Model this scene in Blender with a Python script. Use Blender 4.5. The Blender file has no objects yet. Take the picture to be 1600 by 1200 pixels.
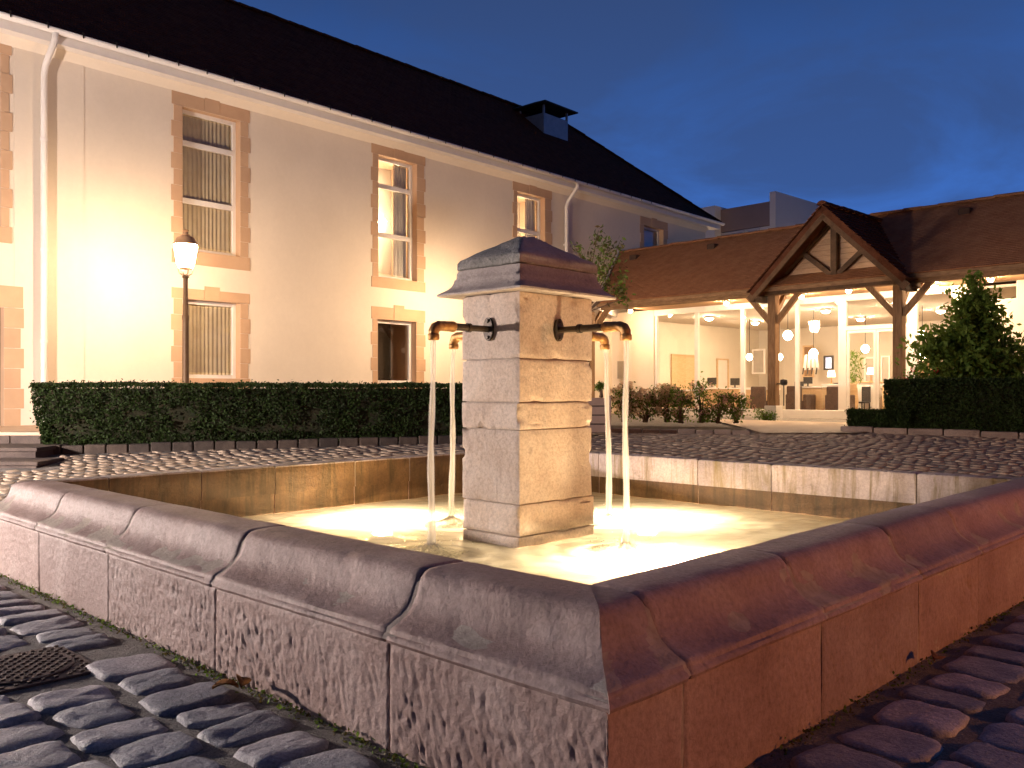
import bpy, bmesh, math, random
import numpy as np
from mathutils import Vector, Matrix, noise
R = random.Random(7); NR = np.random.RandomState(7)
S = bpy.context.scene; COL = S.collection
F = 1382.0; HZ = 612.0; CX = 800.0; H = 1.1

# ---------------------------------------------------------------- camera
cd = bpy.data.cameras.new('camera'); cam = bpy.data.objects.new('camera', cd); COL.objects.link(cam)
cam.location = (0, 0, H); cam.rotation_euler = (math.radians(90), 0, 0)
cd.sensor_width = 36; cd.lens = F / 1600 * 36; cd.shift_y = (HZ - 600) / 1600; cd.clip_start = .05; cd.clip_end = 600
S.camera = cam
S.view_settings.view_transform = 'Standard'; S.view_settings.look = 'None'
S.view_settings.exposure = 0; S.view_settings.gamma = 1; S.view_settings.use_curve_mapping = False
S.cycles.use_denoising = True
S.cycles.max_bounces = 7; S.cycles.diffuse_bounces = 4; S.cycles.glossy_bounces = 3
S.cycles.transmission_bounces = 4; S.cycles.transparent_max_bounces = 14
S.cycles.sample_clamp_indirect = 4; S.cycles.caustics_reflective = False; S.cycles.caustics_refractive = False
# ---------------------------------------------------------------- dusk sky
W = bpy.data.worlds.new('World'); S.world = W; W.use_nodes = True
nt = W.node_tree; N = nt.nodes; L = nt.links; bg = N['Background']
sky = N.new('ShaderNodeTexSky'); sky.sky_type = 'NISHITA'; sky.sun_disc = False
sky.sun_elevation = math.radians(-4); sky.sun_rotation = math.radians(200); sky.ozone_density = 4
tc = N.new('ShaderNodeTexCoord'); sp = N.new('ShaderNodeSeparateXYZ'); L.new(tc.outputs['Generated'], sp.inputs[0])
rp = N.new('ShaderNodeValToRGB'); L.new(sp.outputs['Z'], rp.inputs[0])
e = rp.color_ramp.elements
e[0].position = 0.0; e[0].color = (.058, .18, .60, 1)
e[1].position = 1.0; e[1].color = (.012, .022, .060, 1)
m_ = e.new(.20); m_.color = (.038, .118, .40, 1)
m_ = e.new(.42); m_.color = (.020, .050, .155, 1)
# cloud sheet: direction projected on a flat layer overhead
mx = N.new('ShaderNodeMath'); mx.operation = 'ADD'; mx.inputs[1].default_value = .22; L.new(sp.outputs['Z'], mx.inputs[0])
dv = N.new('ShaderNodeVectorMath'); dv.operation = 'DIVIDE'; L.new(tc.outputs['Generated'], dv.inputs[0])
cb = N.new('ShaderNodeCombineXYZ')
for i in range(3): L.new(mx.outputs[0], cb.inputs[i])
L.new(cb.outputs[0], dv.inputs[1])
nz = N.new('ShaderNodeTexNoise'); nz.inputs['Scale'].default_value = 2.1; nz.inputs['Detail'].default_value = 7
nz.inputs['Roughness'].default_value = .58; nz.inputs['Distortion'].default_value = .5; L.new(dv.outputs[0], nz.inputs['Vector'])
cr = N.new('ShaderNodeValToRGB'); cr.color_ramp.elements[0].position = .40; cr.color_ramp.elements[1].position = .62
L.new(nz.outputs['Fac'], cr.inputs[0])
ml = N.new('ShaderNodeMath'); ml.operation = 'MULTIPLY'; ml.inputs[1].default_value = .62; L.new(cr.outputs[0], ml.inputs[0])
mc = N.new('ShaderNodeMix'); mc.data_type = 'RGBA'; mc.inputs[7].default_value = (.030, .058, .155, 1)
L.new(ml.outputs[0], mc.inputs[0]); L.new(rp.outputs[0], mc.inputs[6])
ad = N.new('ShaderNodeMix'); ad.data_type = 'RGBA'; ad.blend_type = 'ADD'; ad.inputs[0].default_value = .03
L.new(mc.outputs[2], ad.inputs[6]); L.new(sky.outputs[0], ad.inputs[7]); 
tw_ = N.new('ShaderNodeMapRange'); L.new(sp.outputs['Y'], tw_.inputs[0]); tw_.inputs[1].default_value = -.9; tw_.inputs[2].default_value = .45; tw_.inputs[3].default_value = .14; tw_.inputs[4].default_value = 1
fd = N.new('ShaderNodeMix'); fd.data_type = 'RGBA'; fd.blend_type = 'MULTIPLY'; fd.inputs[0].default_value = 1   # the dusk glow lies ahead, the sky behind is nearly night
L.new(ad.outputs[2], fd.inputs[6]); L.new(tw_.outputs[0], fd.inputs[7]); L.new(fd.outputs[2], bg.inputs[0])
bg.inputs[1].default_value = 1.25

# ---------------------------------------------------------------- materials
def nodes(name):
    m = bpy.data.materials.new(name); m.use_nodes = True
    return m, m.node_tree, m.node_tree.nodes['Principled BSDF']
def coords(t, kind='Object', scale=(1, 1, 1), rot=(0, 0, 0)):
    c = t.nodes.new('ShaderNodeTexCoord'); mp = t.nodes.new('ShaderNodeMapping')
    mp.inputs['Scale'].default_value = scale; mp.inputs['Rotation'].default_value = rot
    t.links.new(c.outputs[kind], mp.inputs[0]); return mp.outputs[0]
def geo(t, scale=(1, 1, 1)):
    g = t.nodes.new('ShaderNodeNewGeometry'); mp = t.nodes.new('ShaderNodeMapping'); mp.inputs['Scale'].default_value = scale
    t.links.new(g.outputs['Position'], mp.inputs[0]); return mp.outputs[0]
def nz_(t, vec, sc, det=5, ro=.6, dist=0):
    n = t.nodes.new('ShaderNodeTexNoise'); n.inputs['Scale'].default_value = sc; n.inputs['Detail'].default_value = det
    n.inputs['Roughness'].default_value = ro; n.inputs['Distortion'].default_value = dist
    t.links.new(vec, n.inputs['Vector']); return n.outputs['Fac']
def ramp(t, fac, stops):
    r = t.nodes.new('ShaderNodeValToRGB'); el = r.color_ramp.elements
    el[0].position, el[0].color = stops[0][0], (*stops[0][1], 1); el[1].position, el[1].color = stops[-1][0], (*stops[-1][1], 1)
    for p, c in stops[1:-1]: x = el.new(p); x.color = (*c, 1)
    t.links.new(fac, r.inputs[0]); return r.outputs[0]
def mixc(t, fac, a, b, mode='MIX'):
    m = t.nodes.new('ShaderNodeMix'); m.data_type = 'RGBA'; m.blend_type = mode
    for i, v in ((0, fac), (6, a), (7, b)):
        if isinstance(v, (int, float)): m.inputs[i].default_value = v
        elif isinstance(v, tuple): m.inputs[i].default_value = (*v, 1)
        else: t.links.new(v, m.inputs[i])
    return m.outputs[2]
def bump(t, b, h, s, d=.02, prev=None):
    n = t.nodes.new('ShaderNodeBump'); n.inputs['Strength'].default_value = s; n.inputs['Distance'].default_value = d
    t.links.new(h, n.inputs['Height'])
    if prev: t.links.new(prev, n.inputs['Normal'])
    t.links.new(n.outputs[0], b.inputs['Normal']); return n.outputs[0]
def mat(name, c1, c2=None, sc=3, rough=.7, bs=0, bsc=40, bd=.01, stops=(.35, .65), scale=(1, 1, 1), metal=0, rnd=0, spec=.4, world=True, fine=0):
    m, t, b = nodes(name); c2 = c2 or c1
    v = geo(t, scale) if world else coords(t, 'Object', scale)
    if rnd:
        oi = t.nodes.new('ShaderNodeObjectInfo'); a = t.nodes.new('ShaderNodeVectorMath'); a.operation = 'ADD'
        t.links.new(v, a.inputs[0]); t.links.new(oi.outputs['Location'], a.inputs[1]); v = a.outputs[0]
    c = ramp(t, nz_(t, v, sc), [(stops[0], c1), (stops[1], c2)])
    if fine:
        f = ramp(t, nz_(t, v, sc * 14, 4, .7), [(.3, (1 - fine,) * 3), (.7, (1 + fine * .4,) * 3)]); c = mixc(t, 1., c, f, 'MULTIPLY')
    if rnd:
        r = ramp(t, oi.outputs['Random'], [(0, (1 - rnd, 1 - rnd, 1 - rnd * .8)), (.5, (1, 1, 1)), (1, (1 + rnd, 1 + rnd * .7, 1 + rnd * .6))])
        c = mixc(t, 1., c, r, 'MULTIPLY')
    t.links.new(c, b.inputs['Base Color']); b.inputs['Roughness'].default_value = rough
    b.inputs['Metallic'].default_value = metal; b.inputs['Specular IOR Level'].default_value = spec
    if bs: bump(t, b, nz_(t, v, bsc, 6, .65), bs, bd)
    return m
def emis(name, col, st):
    m, t, b = nodes(name); b.inputs['Base Color'].default_value = (.8, .8, .8, 1)
    b.inputs['Emission Color'].default_value = (*col, 1); b.inputs['Emission Strength'].default_value = st; return m
def leafmat(name, c1, c2, sc=6, tr=.3):
    m, t, b = nodes(name)
    c = ramp(t, nz_(t, geo(t), sc, 3), [(.3, c1), (.7, c2)])
    f = ramp(t, nz_(t, geo(t), sc * 9, 2), [(.3, (.6, .6, .6)), (.7, (1.3, 1.3, 1.2))]); c = mixc(t, 1., c, f, 'MULTIPLY')
    t.links.new(c, b.inputs['Base Color']); b.inputs['Roughness'].default_value = .65; b.inputs['Specular IOR Level'].default_value = .25
    tl = t.nodes.new('ShaderNodeBsdfTranslucent'); t.links.new(c, tl.inputs[0])
    mx = t.nodes.new('ShaderNodeMixShader'); mx.inputs[0].default_value = tr
    t.links.new(b.outputs[0], mx.inputs[1]); t.links.new(tl.outputs[0], mx.inputs[2])
    t.links.new(mx.outputs[0], t.nodes['Material Output'].inputs[0]); return m
def glass(name, refl=.12, tint=(1, 1, 1)):
    m, t, b = nodes(name); t.nodes.remove(b)
    tr = t.nodes.new('ShaderNodeBsdfTransparent'); tr.inputs[0].default_value = (*tint, 1)
    gl = t.nodes.new('ShaderNodeBsdfGlossy'); gl.inputs['Roughness'].default_value = .02
    lw = t.nodes.new('ShaderNodeLayerWeight'); lw.inputs[0].default_value = .5
    pw = t.nodes.new('ShaderNodeMath'); pw.operation = 'POWER'; pw.inputs[1].default_value = 4; t.links.new(lw.outputs['Facing'], pw.inputs[0])
    mm = t.nodes.new('ShaderNodeMath'); mm.operation = 'MULTIPLY_ADD'; mm.inputs[1].default_value = .7; mm.inputs[2].default_value = refl; t.links.new(pw.outputs[0], mm.inputs[0])
    mx = t.nodes.new('ShaderNodeMixShader'); t.links.new(mm.outputs[0], mx.inputs[0])
    t.links.new(tr.outputs[0], mx.inputs[1]); t.links.new(gl.outputs[0], mx.inputs[2])
    t.links.new(mx.outputs[0], t.nodes['Material Output'].inputs[0]); return m

M = {}
def stone_mat(name, c1, c2, c3, bs=.5, fine=.35, stain=None):
    m, t, b = nodes(name); v = geo(t)
    c = ramp(t, nz_(t, v, 2.2, 6, .65, .4), [(.3, c1), (.5, c2), (.7, c3)])
    oi = t.nodes.new('ShaderNodeObjectInfo')
    c = mixc(t, 1., c, ramp(t, oi.outputs['Random'], [(0, (.86, .84, .86)), (1, (1.12, 1.08, 1.06))]), 'MULTIPLY')
    c = mixc(t, 1., c, ramp(t, nz_(t, v, 55, 5, .75), [(.25, (1 - fine,) * 3), (.55, (1, 1, 1)), (.8, (1.18,) * 3)]), 'MULTIPLY')
    dark = ramp(t, nz_(t, v, 7, 8, .72, .3), [(.28, (.45, .42, .40)), (.40, (1, 1, 1))]); c = mixc(t, .8, c, dark, 'MULTIPLY')
    if stain:
        vs = geo(t, (9, 9, 1.1))
        s = ramp(t, nz_(t, vs, 1.3, 5, .7, .6), [(.46, (0, 0, 0)), (.64, (1, 1, 1))]); c = mixc(t, s, c, stain)
    t.links.new(c, b.inputs['Base Color']); b.inputs['Roughness'].default_value = .62; b.inputs['Specular IOR Level'].default_value = .35
    p = bump(t, b, nz_(t, v, 130, 5, .7), bs * .7, .004); bump(t, b, nz_(t, v, 24, 7, .66), bs, .02, p)
    return m
M['basin'] = stone_mat('sandstone_pink', (.30, .195, .165), (.38, .265, .23), (.47, .36, .32), bs=.42, fine=.40)
M['algae'] = stone_mat('sandstone_wet', (.06, .032, .012), (.10, .056, .022), (.17, .105, .05), stain=(.045, .027, .008))
M['backcope'] = stone_mat('sandstone_weathered', (.30, .25, .24), (.40, .34, .33), (.50, .43, .42), stain=(.20, .15, .08))
M['pillar'] = stone_mat('limestone_pillar', (.50, .38, .29), (.60, .49, .39), (.70, .61, .52), fine=.38, bs=.6)
M['cap'] = stone_mat('limestone_cap', (.30, .25, .23), (.38, .33, .30), (.46, .41, .38), fine=.4, bs=.5)
M['lichen'] = stone_mat('lichen_stone', (.13, .13, .115), (.26, .25, .23), (.42, .41, .38), fine=.7, bs=1.2)
M['mortar'] = mat('mortar', (.50, .42, .35), (.34, .28, .23), 20, .9, .5, 90)
M['cobble'] = mat('cobble_granite', (.27, .28, .315), (.44, .44, .465), 7, .6, .9, 38, .014, rnd=.35, spec=.5, world=True, fine=.45)
M['joint'] = mat('cobble_joint', (.17, .155, .145), (.28, .255, .235), 9, .9, .9, 70, .02, fine=.5)
M['wall'] = mat('painted_render', (.80, .71, .595), (.755, .665, .55), .8, .85, .12, 60, .004, fine=.03)
M['trim'] = mat('trim_paint', (.57, .385, .245), (.51, .34, .215), 2, .8, .15, 80, .004, rnd=.06)
M['white'] = mat('white_paint', (.78, .74, .70), (.74, .70, .66), 5, .45)
M['tile'] = mat('roof_tile', (.085, .032, .018), (.14, .055, .030), 5, .9, .4, 40, .01, fine=.5, spec=.15)
M['tile2'] = mat('porch_roof_tile', (.30, .13, .058), (.38, .18, .085), 4, .9, .4, 40, .01, fine=.4)
M['timber'] = mat('old_timber', (.20, .11, .055), (.33, .20, .10), 5, .75, .6, 30, .01, scale=(6, 6, .8), fine=.4)
M['timberh'] = mat('old_timber_beam', (.20, .115, .06), (.34, .21, .11), 5, .75, .6, 30, .01, scale=(1.2, 1.2, 7), fine=.4)
M['dtimber'] = mat('dark_timber', (.045, .025, .018), (.08, .045, .03), 8, .8, .4, 40)
M['gtimber'] = mat('gable_timber', (.085, .05, .028), (.15, .09, .05), 6, .8, .6, 30, .01, fine=.4)
M['board'] = mat('siding_board', (.66, .42, .24), (.76, .52, .32), 4, .7, .5, 30, .006, scale=(1.5, 1.5, 9), fine=.35, rnd=.1)
M['soffit'] = mat('soffit_wood', (.55, .33, .17), (.62, .40, .22), 3, .6, .2, 40)
M['zinc'] = mat('zinc', (.28, .36, .42), (.36, .44, .50), 6, .5, .2, 30, metal=.3)
M['iron'] = mat('dark_iron', (.035, .028, .024), (.07, .05, .035), 12, .5, .5, 90, .004, metal=.6)
M['brass'] = mat('rusty_brass', (.30, .15, .05), (.50, .28, .10), 40, .45, .7, 60, .006, metal=.6)
M['post'] = mat('lamp_post_paint', (.16, .09, .045), (.20, .12, .06), 8, .5, metal=.2)
M['lroof'] = mat('lantern_copper', (.50, .28, .14), (.58, .34, .18), 8, .5)
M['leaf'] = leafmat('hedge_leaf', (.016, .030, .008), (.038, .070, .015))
M['leaf2'] = leafmat('shrub_leaf', (.075, .15, .022), (.19, .28, .05), tr=.45)
M['leafb'] = leafmat('bronze_leaf', (.14, .085, .03), (.11, .13, .035))
M['dryflower'] = leafmat('dried_flower', (.70, .48, .32), (.82, .64, .48), 9, .5)
M['rose'] = leafmat('rose_petal', (.76, .42, .34), (.84, .62, .50), 9, .5)
M['redflower'] = leafmat('red_petal', (.5, .03, .03), (.55, .05, .06), 9)
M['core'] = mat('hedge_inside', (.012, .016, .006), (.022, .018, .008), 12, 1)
M['bark'] = mat('bark', (.12, .075, .045), (.20, .13, .08), 20, .9, .6, 60)
M['soil'] = mat('soil', (.06, .04, .025), (.10, .07, .045), 8, 1, .8, 40)
M['darkkerb'] = mat('dark_kerb_stone', (.045, .033, .027), (.085, .065, .052), 7, .85, .6, 30, fine=.4, rnd=.25)
M['kerb'] = stone_mat('kerb_stone', (.20, .15, .12), (.27, .21, .17), (.34, .27, .22))
M['darkstone'] = mat('dark_step_stone', (.07, .05, .045), (.12, .09, .075), 5, .8, .5, 40, fine=.3)
M['slab'] = mat('entrance_slab', (.52, .38, .27), (.58, .44, .32), 4, .7, .2, 50)
M['glass'] = glass('clear_glass', .03)
M['wglass'] = glass('window_glass', .05, (.92, .92, .92))
M['curtain'] = mat('curtain_cloth', (.56, .46, .28), (.64, .54, .35), 4, .9)
M['litcurtain'] = mat('net_curtain', (.8, .76, .66), (.8, .76, .66), 4, .9)
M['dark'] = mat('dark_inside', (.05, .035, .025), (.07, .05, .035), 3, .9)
M['lobby'] = mat('lobby_plaster', (.72, .66, .56), (.68, .62, .53), 2, .8)
M['lobbyceil'] = mat('lobby_ceiling', (.70, .66, .60), (.66, .62, .56), 2, .8)
M['lobbyfloor'] = mat('lobby_floor', (.48, .35, .22), (.42, .30, .19), 3, .35)
M['oak'] = mat('light_oak', (.62, .44, .26), (.54, .37, .20), 5, .5, .2, 30, scale=(1, 1, 5))
M['black'] = mat('black_plastic', (.02, .02, .02), (.03, .025, .02), 5, .4)
M['far'] = mat('far_white_wall', (.84, .82, .80), (.80, .78, .76), 1, .85)
M['farpanel'] = mat('far_panel', (.36, .27, .25), (.33, .25, .23), 1, .85)
M['planter'] = mat('planter_wood', (.30, .21, .17), (.36, .26, .21), 5, .7, .4, 30)
M['plaque'] = mat('plaque_metal', (.42, .38, .33), (.36, .33, .29), 6, .4, metal=.3)
M['deadleaf'] = leafmat('dead_leaf', (.22, .09, .03), (.35, .17, .06), 20)
M['cast'] = mat('cast_iron_cover', (.07, .045, .04), (.13, .085, .075), 30, .55, .6, 80, metal=.4)
WARM = (1., .60, .30)
M['lampglow'] = emis('lantern_glow', (1., .67, .39), 370)
M['poollamp'] = emis('pool_lamp_glow', (1., .72, .43), 9000)
M['coolglow'] = emis('cool_lamp_glow', (1., .84, .76), 5200)
M['downglow'] = emis('downlight_glow', (1., .67, .38), 1500)
M['lobbyglow'] = emis('lobby_lamp_glow', (1., .73, .45), 800)
M['pendglow'] = emis('pendant_glow', (1., .76, .48), 55)
M['sconce'] = emis('room_lamp_glow', (1., .78, .50), 120)
M['redglow'] = emis('sodium_lamp_glow', (1., .35, .07), 1050)
m, t, b = nodes('screen_face'); v = coords(t, 'Object', (1, 1, 1))
c = ramp(t, nz_(t, v, 6, 2), [(.4, (.55, .65, .8)), (.6, (.12, .2, .45))]); t.links.new(c, b.inputs['Emission Color']); b.inputs['Emission Strength'].default_value = 1.4; M['screen'] = m
M['shadeglow'] = emis('lamp_shade_glow', (1., .80, .55), 6)

# water: clear with froth stirred in by the jets
m, t, b = nodes('fountain_water'); t.nodes.remove(b)
v = geo(t, (1, 1, 1))
w1 = nz_(t, v, 5, 6, .6, .8); w2 = nz_(t, geo(t, (1.0, 1.6, 1)), 2.2, 4, .6, 1.0)
tr = t.nodes.new('ShaderNodeBsdfTransparent'); tr.inputs[0].default_value = (.95, .95, .88, 1)
tl = t.nodes.new('ShaderNodeBsdfTranslucent'); tl.inputs[0].default_value = (.90, .88, .76, 1)
df = t.nodes.new('ShaderNodeBsdfDiffuse'); df.inputs[0].default_value = (.62, .58, .40, 1)
gl = t.nodes.new('ShaderNodeBsdfGlossy'); gl.inputs['Roughness'].default_value = .16
ms1 = t.nodes.new('ShaderNodeMixShader'); ms1.inputs[0].default_value = .3; t.links.new(tl.outputs[0], ms1.inputs[1]); t.links.new(df.outputs[0], ms1.inputs[2])
fr_ = ramp(t, w2, [(.30, (.50, .50, .50)), (.70, (.85, .85, .85))])
ms2 = t.nodes.new('ShaderNodeMixShader'); gd = t.nodes.new('ShaderNodeVectorMath'); gd.operation = 'DISTANCE'; gd.inputs[1].default_value = (.18, 5.3, .185); t.links.new(v, gd.inputs[0])
mr = t.nodes.new('ShaderNodeMapRange'); mr.inputs[1].default_value = 1.45; mr.inputs[2].default_value = 2.5; mr.inputs[3].default_value = 1.35; mr.inputs[4].default_value = .85; t.links.new(gd.outputs['Value'], mr.inputs[0])
mu = t.nodes.new('ShaderNodeMath'); mu.operation = 'MULTIPLY'; mu.use_clamp = True; t.links.new(fr_, mu.inputs[0]); t.links.new(mr.outputs[0], mu.inputs[1])
m9 = t.nodes.new('ShaderNodeMath'); m9.operation = 'MINIMUM'; m9.inputs[1].default_value = .93; t.links.new(mu.outputs[0], m9.inputs[0])
t.links.new(m9.outputs[0], ms2.inputs[0]); t.links.new(tr.outputs[0], ms2.inputs[1]); t.links.new(ms1.outputs[0], ms2.inputs[2])
lw = t.nodes.new('ShaderNodeLayerWeight'); lw.inputs[0].default_value = .5
pw = t.nodes.new('ShaderNodeMath'); pw.operation = 'POWER'; pw.inputs[1].default_value = 4; t.links.new(lw.outputs['Facing'], pw.inputs[0])
fz = t.nodes.new('ShaderNodeMath'); fz.operation = 'MULTIPLY_ADD'; fz.inputs[1].default_value = .6; fz.inputs[2].default_value = .02; t.links.new(pw.outputs[0], fz.inputs[0])
ms3 = t.nodes.new('ShaderNodeMixShader'); t.links.new(fz.outputs[0], ms3.inputs[0]); t.links.new(ms2.outputs[0], ms3.inputs[1]); t.links.new(gl.outputs[0], ms3.inputs[2])
bn = t.nodes.new('ShaderNodeBump'); bn.inputs['Strength'].default_value = .35; bn.inputs['Distance'].default_value = .02; t.links.new(w1, bn.inputs['Height'])
for x in (gl, lw, df): t.links.new(bn.outputs[0], x.inputs['Normal'])
t.links.new(ms3.outputs[0], t.nodes['Material Output'].inputs[0]); M['water'] = m
m, t, b = nodes('falling_water'); t.nodes.remove(b)
tr = t.nodes.new('ShaderNodeBsdfTransparent'); tl = t.nodes.new('ShaderNodeBsdfTranslucent'); df = t.nodes.new('ShaderNodeBsdfDiffuse')
tl.inputs[0].default_value = df.inputs[0].default_value = (.93, .90, .84, 1)
ms1 = t.nodes.new('ShaderNodeMixShader'); ms1.inputs[0].default_value = .5; t.links.new(tl.outputs[0], ms1.inputs[1]); t.links.new(df.outputs[0], ms1.inputs[2])
fr_ = ramp(t, nz_(t, geo(t, (60, 60, 2.5)), 1, 4), [(.3, (.20,) * 3), (.7, (.66,) * 3)])
lw = t.nodes.new('ShaderNodeLayerWeight'); lw.inputs[0].default_value = .5
fe = ramp(t, lw.outputs['Facing'], [(.15, (1, 1, 1)), (.95, (.02, .02, .02))])
mk = t.nodes.new('ShaderNodeMath'); mk.operation = 'MULTIPLY'; t.links.new(fr_, mk.inputs[0]); t.links.new(fe, mk.inputs[1]); fr_ = mk.outputs[0]
ms2 = t.nodes.new('ShaderNodeMixShader'); t.links.new(fr_, ms2.inputs[0]); t.links.new(tr.outputs[0], ms2.inputs[1]); t.links.new(ms1.outputs[0], ms2.inputs[2])
t.links.new(ms2.outputs[0], t.nodes['Material Output'].inputs[0]); M['jet'] = m
m, t, b = nodes('water_foam'); t.nodes.remove(b)
tr = t.nodes.new('ShaderNodeBsdfTransparent'); tl = t.nodes.new('ShaderNodeBsdfTranslucent'); tl.inputs[0].default_value = (.95, .93, .88, 1)
ms2 = t.nodes.new('ShaderNodeMixShader'); t.links.new(ramp(t, nz_(t, geo(t), 40, 4), [(.35, (.3,) * 3), (.6, (.95,) * 3)]), ms2.inputs[0]); t.links.new(tr.outputs[0], ms2.inputs[1]); t.links.new(tl.outputs[0], ms2.inputs[2])
t.links.new(ms2.outputs[0], t.nodes['Material Output'].inputs[0]); M['splash'] = m

# ---------------------------------------------------------------- helpers
def link(o, parent=None):
    COL.objects.link(o)
    if parent: o.parent = parent
    return o
def tag(o, label=None, cat=None, group=None, kind=None):
    for k, v_ in (('label', label), ('category', cat), ('group', group), ('kind', kind)):
        if v_: o[k] = v_
    return o
def thing(name, label, cat, loc=(0, 0, 0), rz=0, group=None):
    o = bpy.data.objects.new(name, None); link(o); o.location = loc; o.rotation_euler = (0, 0, rz); o.empty_display_size = .2
    return tag(o, label, cat, group)
class MB:
    def __init__(s): s.v = []; s.f = []; s.mi = []
    def add(s, vs, fs, mi=0):
        n = len(s.v); s.v += [tuple(p) for p in vs]; s.f += [tuple(i + n for i in f) for f in fs]; s.mi += [mi] * len(fs); return s
    def box(s, a, b, mt=None, mi=0):
        x0, y0, z0 = a; x1, y1, z1 = b
        if x0 > x1: x0, x1 = x1, x0
        if y0 > y1: y0, y1 = y1, y0
        if z0 > z1: z0, z1 = z1, z0
        vs = [Vector((x, y, z)) for z in (z0, z1) for x, y in ((x0, y0), (x1, y0), (x1, y1), (x0, y1))]
        if mt: vs = [mt @ p for p in vs]
        return s.add(vs, [(3, 2, 1, 0), (4, 5, 6, 7), (0, 1, 5, 4), (1, 2, 6, 5), (2, 3, 7, 6), (3, 0, 4, 7)], mi)
    def beam(s, p, q, w, h, up=(0, 0, 1), mi=0):
        p = Vector(p); q = Vector(q); d = q - p; l = d.length; d.normalize(); u = Vector(up)
        sd = d.cross(u)
        if sd.length < 1e-4: sd = d.cross(Vector((1, 0, 0)))
        sd.normalize(); u = sd.cross(d)
        mt = Matrix(((d.x, sd.x, u.x, p.x), (d.y, sd.y, u.y, p.y), (d.z, sd.z, u.z, p.z), (0, 0, 0, 1)))
        vs = [mt @ Vector((x, y, z)) for z in (-h / 2, h / 2) for x, y in ((0, -w / 2), (l, -w / 2), (l, w / 2), (0, w / 2))]
        return s.add(vs, [(3, 2, 1, 0), (4, 5, 6, 7), (0, 1, 5, 4), (1, 2, 6, 5), (2, 3, 7, 6), (3, 0, 4, 7)], mi)
    def tube(s, pts, rs, seg=10, caps=True):
        pts = [Vector(p) for p in pts]
        if not isinstance(rs, (list, tuple)): rs = [rs] * len(pts)
        n = len(s.v); u = None
        for i, p in enumerate(pts):
            d = (pts[min(i + 1, len(pts) - 1)] - pts[max(i - 1, 0)]).normalized()
            if u is None: u = d.orthogonal().normalized()
            u = (u - d * u.dot(d)).normalized(); w = d.cross(u)
            s.v += [tuple(p + (u * math.cos(k * 2 * math.pi / seg) + w * math.sin(k * 2 * math.pi / seg)) * rs[i]) for k in range(seg)]
        for i in range(len(pts) - 1):
            for k in range(seg):
                a = n + i * seg + k; b = n + i * seg + (k + 1) % seg; s.f.append((a, b, b + seg, a + seg)); s.mi.append(0)
        if caps:
            s.f.append(tuple(n + k for k in reversed(range(seg)))); s.f.append(tuple(n + (len(pts) - 1) * seg + k for k in range(seg))); s.mi += [0, 0]
        return s
    def lathe(s, prof, c=(0, 0, 0), seg=16):
        n = len(s.v)
        for r, z in prof:
            s.v += [(c[0] + r * math.cos(k * 2 * math.pi / seg), c[1] + r * math.sin(k * 2 * math.pi / seg), c[2] + z) for k in range(seg)]
        for i in range(len(prof) - 1):
            for k in range(seg):
                a = n + i * seg + k; b = n + i * seg + (k + 1) % seg; s.f.append((a, b, b + seg, a + seg)); s.mi.append(0)
        s.f.append(tuple(n + k for k in reversed(range(seg)))); s.f.append(tuple(n + (len(prof) - 1) * seg + k for k in range(seg))); s.mi += [0, 0]
        return s
    def mesh(s, name, mats, smooth=False, fix=False):
        me = bpy.data.meshes.new(name); me.from_pydata(s.v, [], s.f)
        for m_ in (mats if isinstance(mats, (list, tuple)) else [mats]): me.materials.append(m_)
        if any(s.mi): me.polygons.foreach_set('material_index', s.mi)
        if fix:
            b_ = bmesh.new(); b_.from_mesh(me); bmesh.ops.recalc_face_normals(b_, faces=b_.faces); b_.to_mesh(me); b_.free()
        if smooth: me.polygons.foreach_set('use_smooth', [True] * len(me.polygons))
        me.update(); return me
    def build(s, name, mats, parent=None, smooth=False, bevel=0, fix=False, angle=None):
        me = s.mesh(name, mats, smooth, fix)
        if angle: me.set_sharp_from_angle(angle=math.radians(angle))
        o = link(bpy.data.objects.new(name, me), parent)
        if bevel:
            bv = o.modifiers.new('bevel', 'BEVEL'); bv.width = bevel; bv.segments = 2; bv.limit_method = 'ANGLE'
        return o
def quads(name, P, U, V, mats, parent=None, idx=None):
    n = len(P); vs = np.stack([P - U, P - V * .55 + U * .1, P + U, P + V * .55 + U * .1], 1).reshape(-1, 3)
    me = bpy.data.meshes.new(name); me.vertices.add(4 * n); me.vertices.foreach_set('co', vs.ravel())
    me.loops.add(4 * n); me.loops.foreach_set('vertex_index', np.arange(4 * n))
    me.polygons.add(n); me.polygons.foreach_set('loop_start', np.arange(0, 4 * n, 4)); me.polygons.foreach_set('loop_total', np.full(n, 4))
    for m_ in (mats if isinstance(mats, (list, tuple)) else [mats]): me.materials.append(m_)
    if idx is not None: me.polygons.foreach_set('material_index', idx)
    me.update(); me.validate(); return link(bpy.data.objects.new(name, me), parent)
def leaves(name, P, size, mats, parent=None, up=.0, aspect=.5, idx=None):
    n = len(P); D = NR.normal(size=(n, 3)); D[:, 2] += up; D /= np.linalg.norm(D, axis=1)[:, None]
    E = NR.normal(size=(n, 3)); E -= D * (E * D).sum(1)[:, None]; E /= np.linalg.norm(E, axis=1)[:, None]
    sz = size * NR.uniform(.6, 1.25, n)[:, None]
    o = quads(name, P, D * sz * .5, E * sz * aspect, mats, parent, idx); o['kind'] = 'stuff'; return o
def smooth01(x): x = min(1, max(0, x)); return x * x * (3 - 2 * x)
def ter(y): return .435 * smooth01((y - 7) / 7.5)
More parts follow.
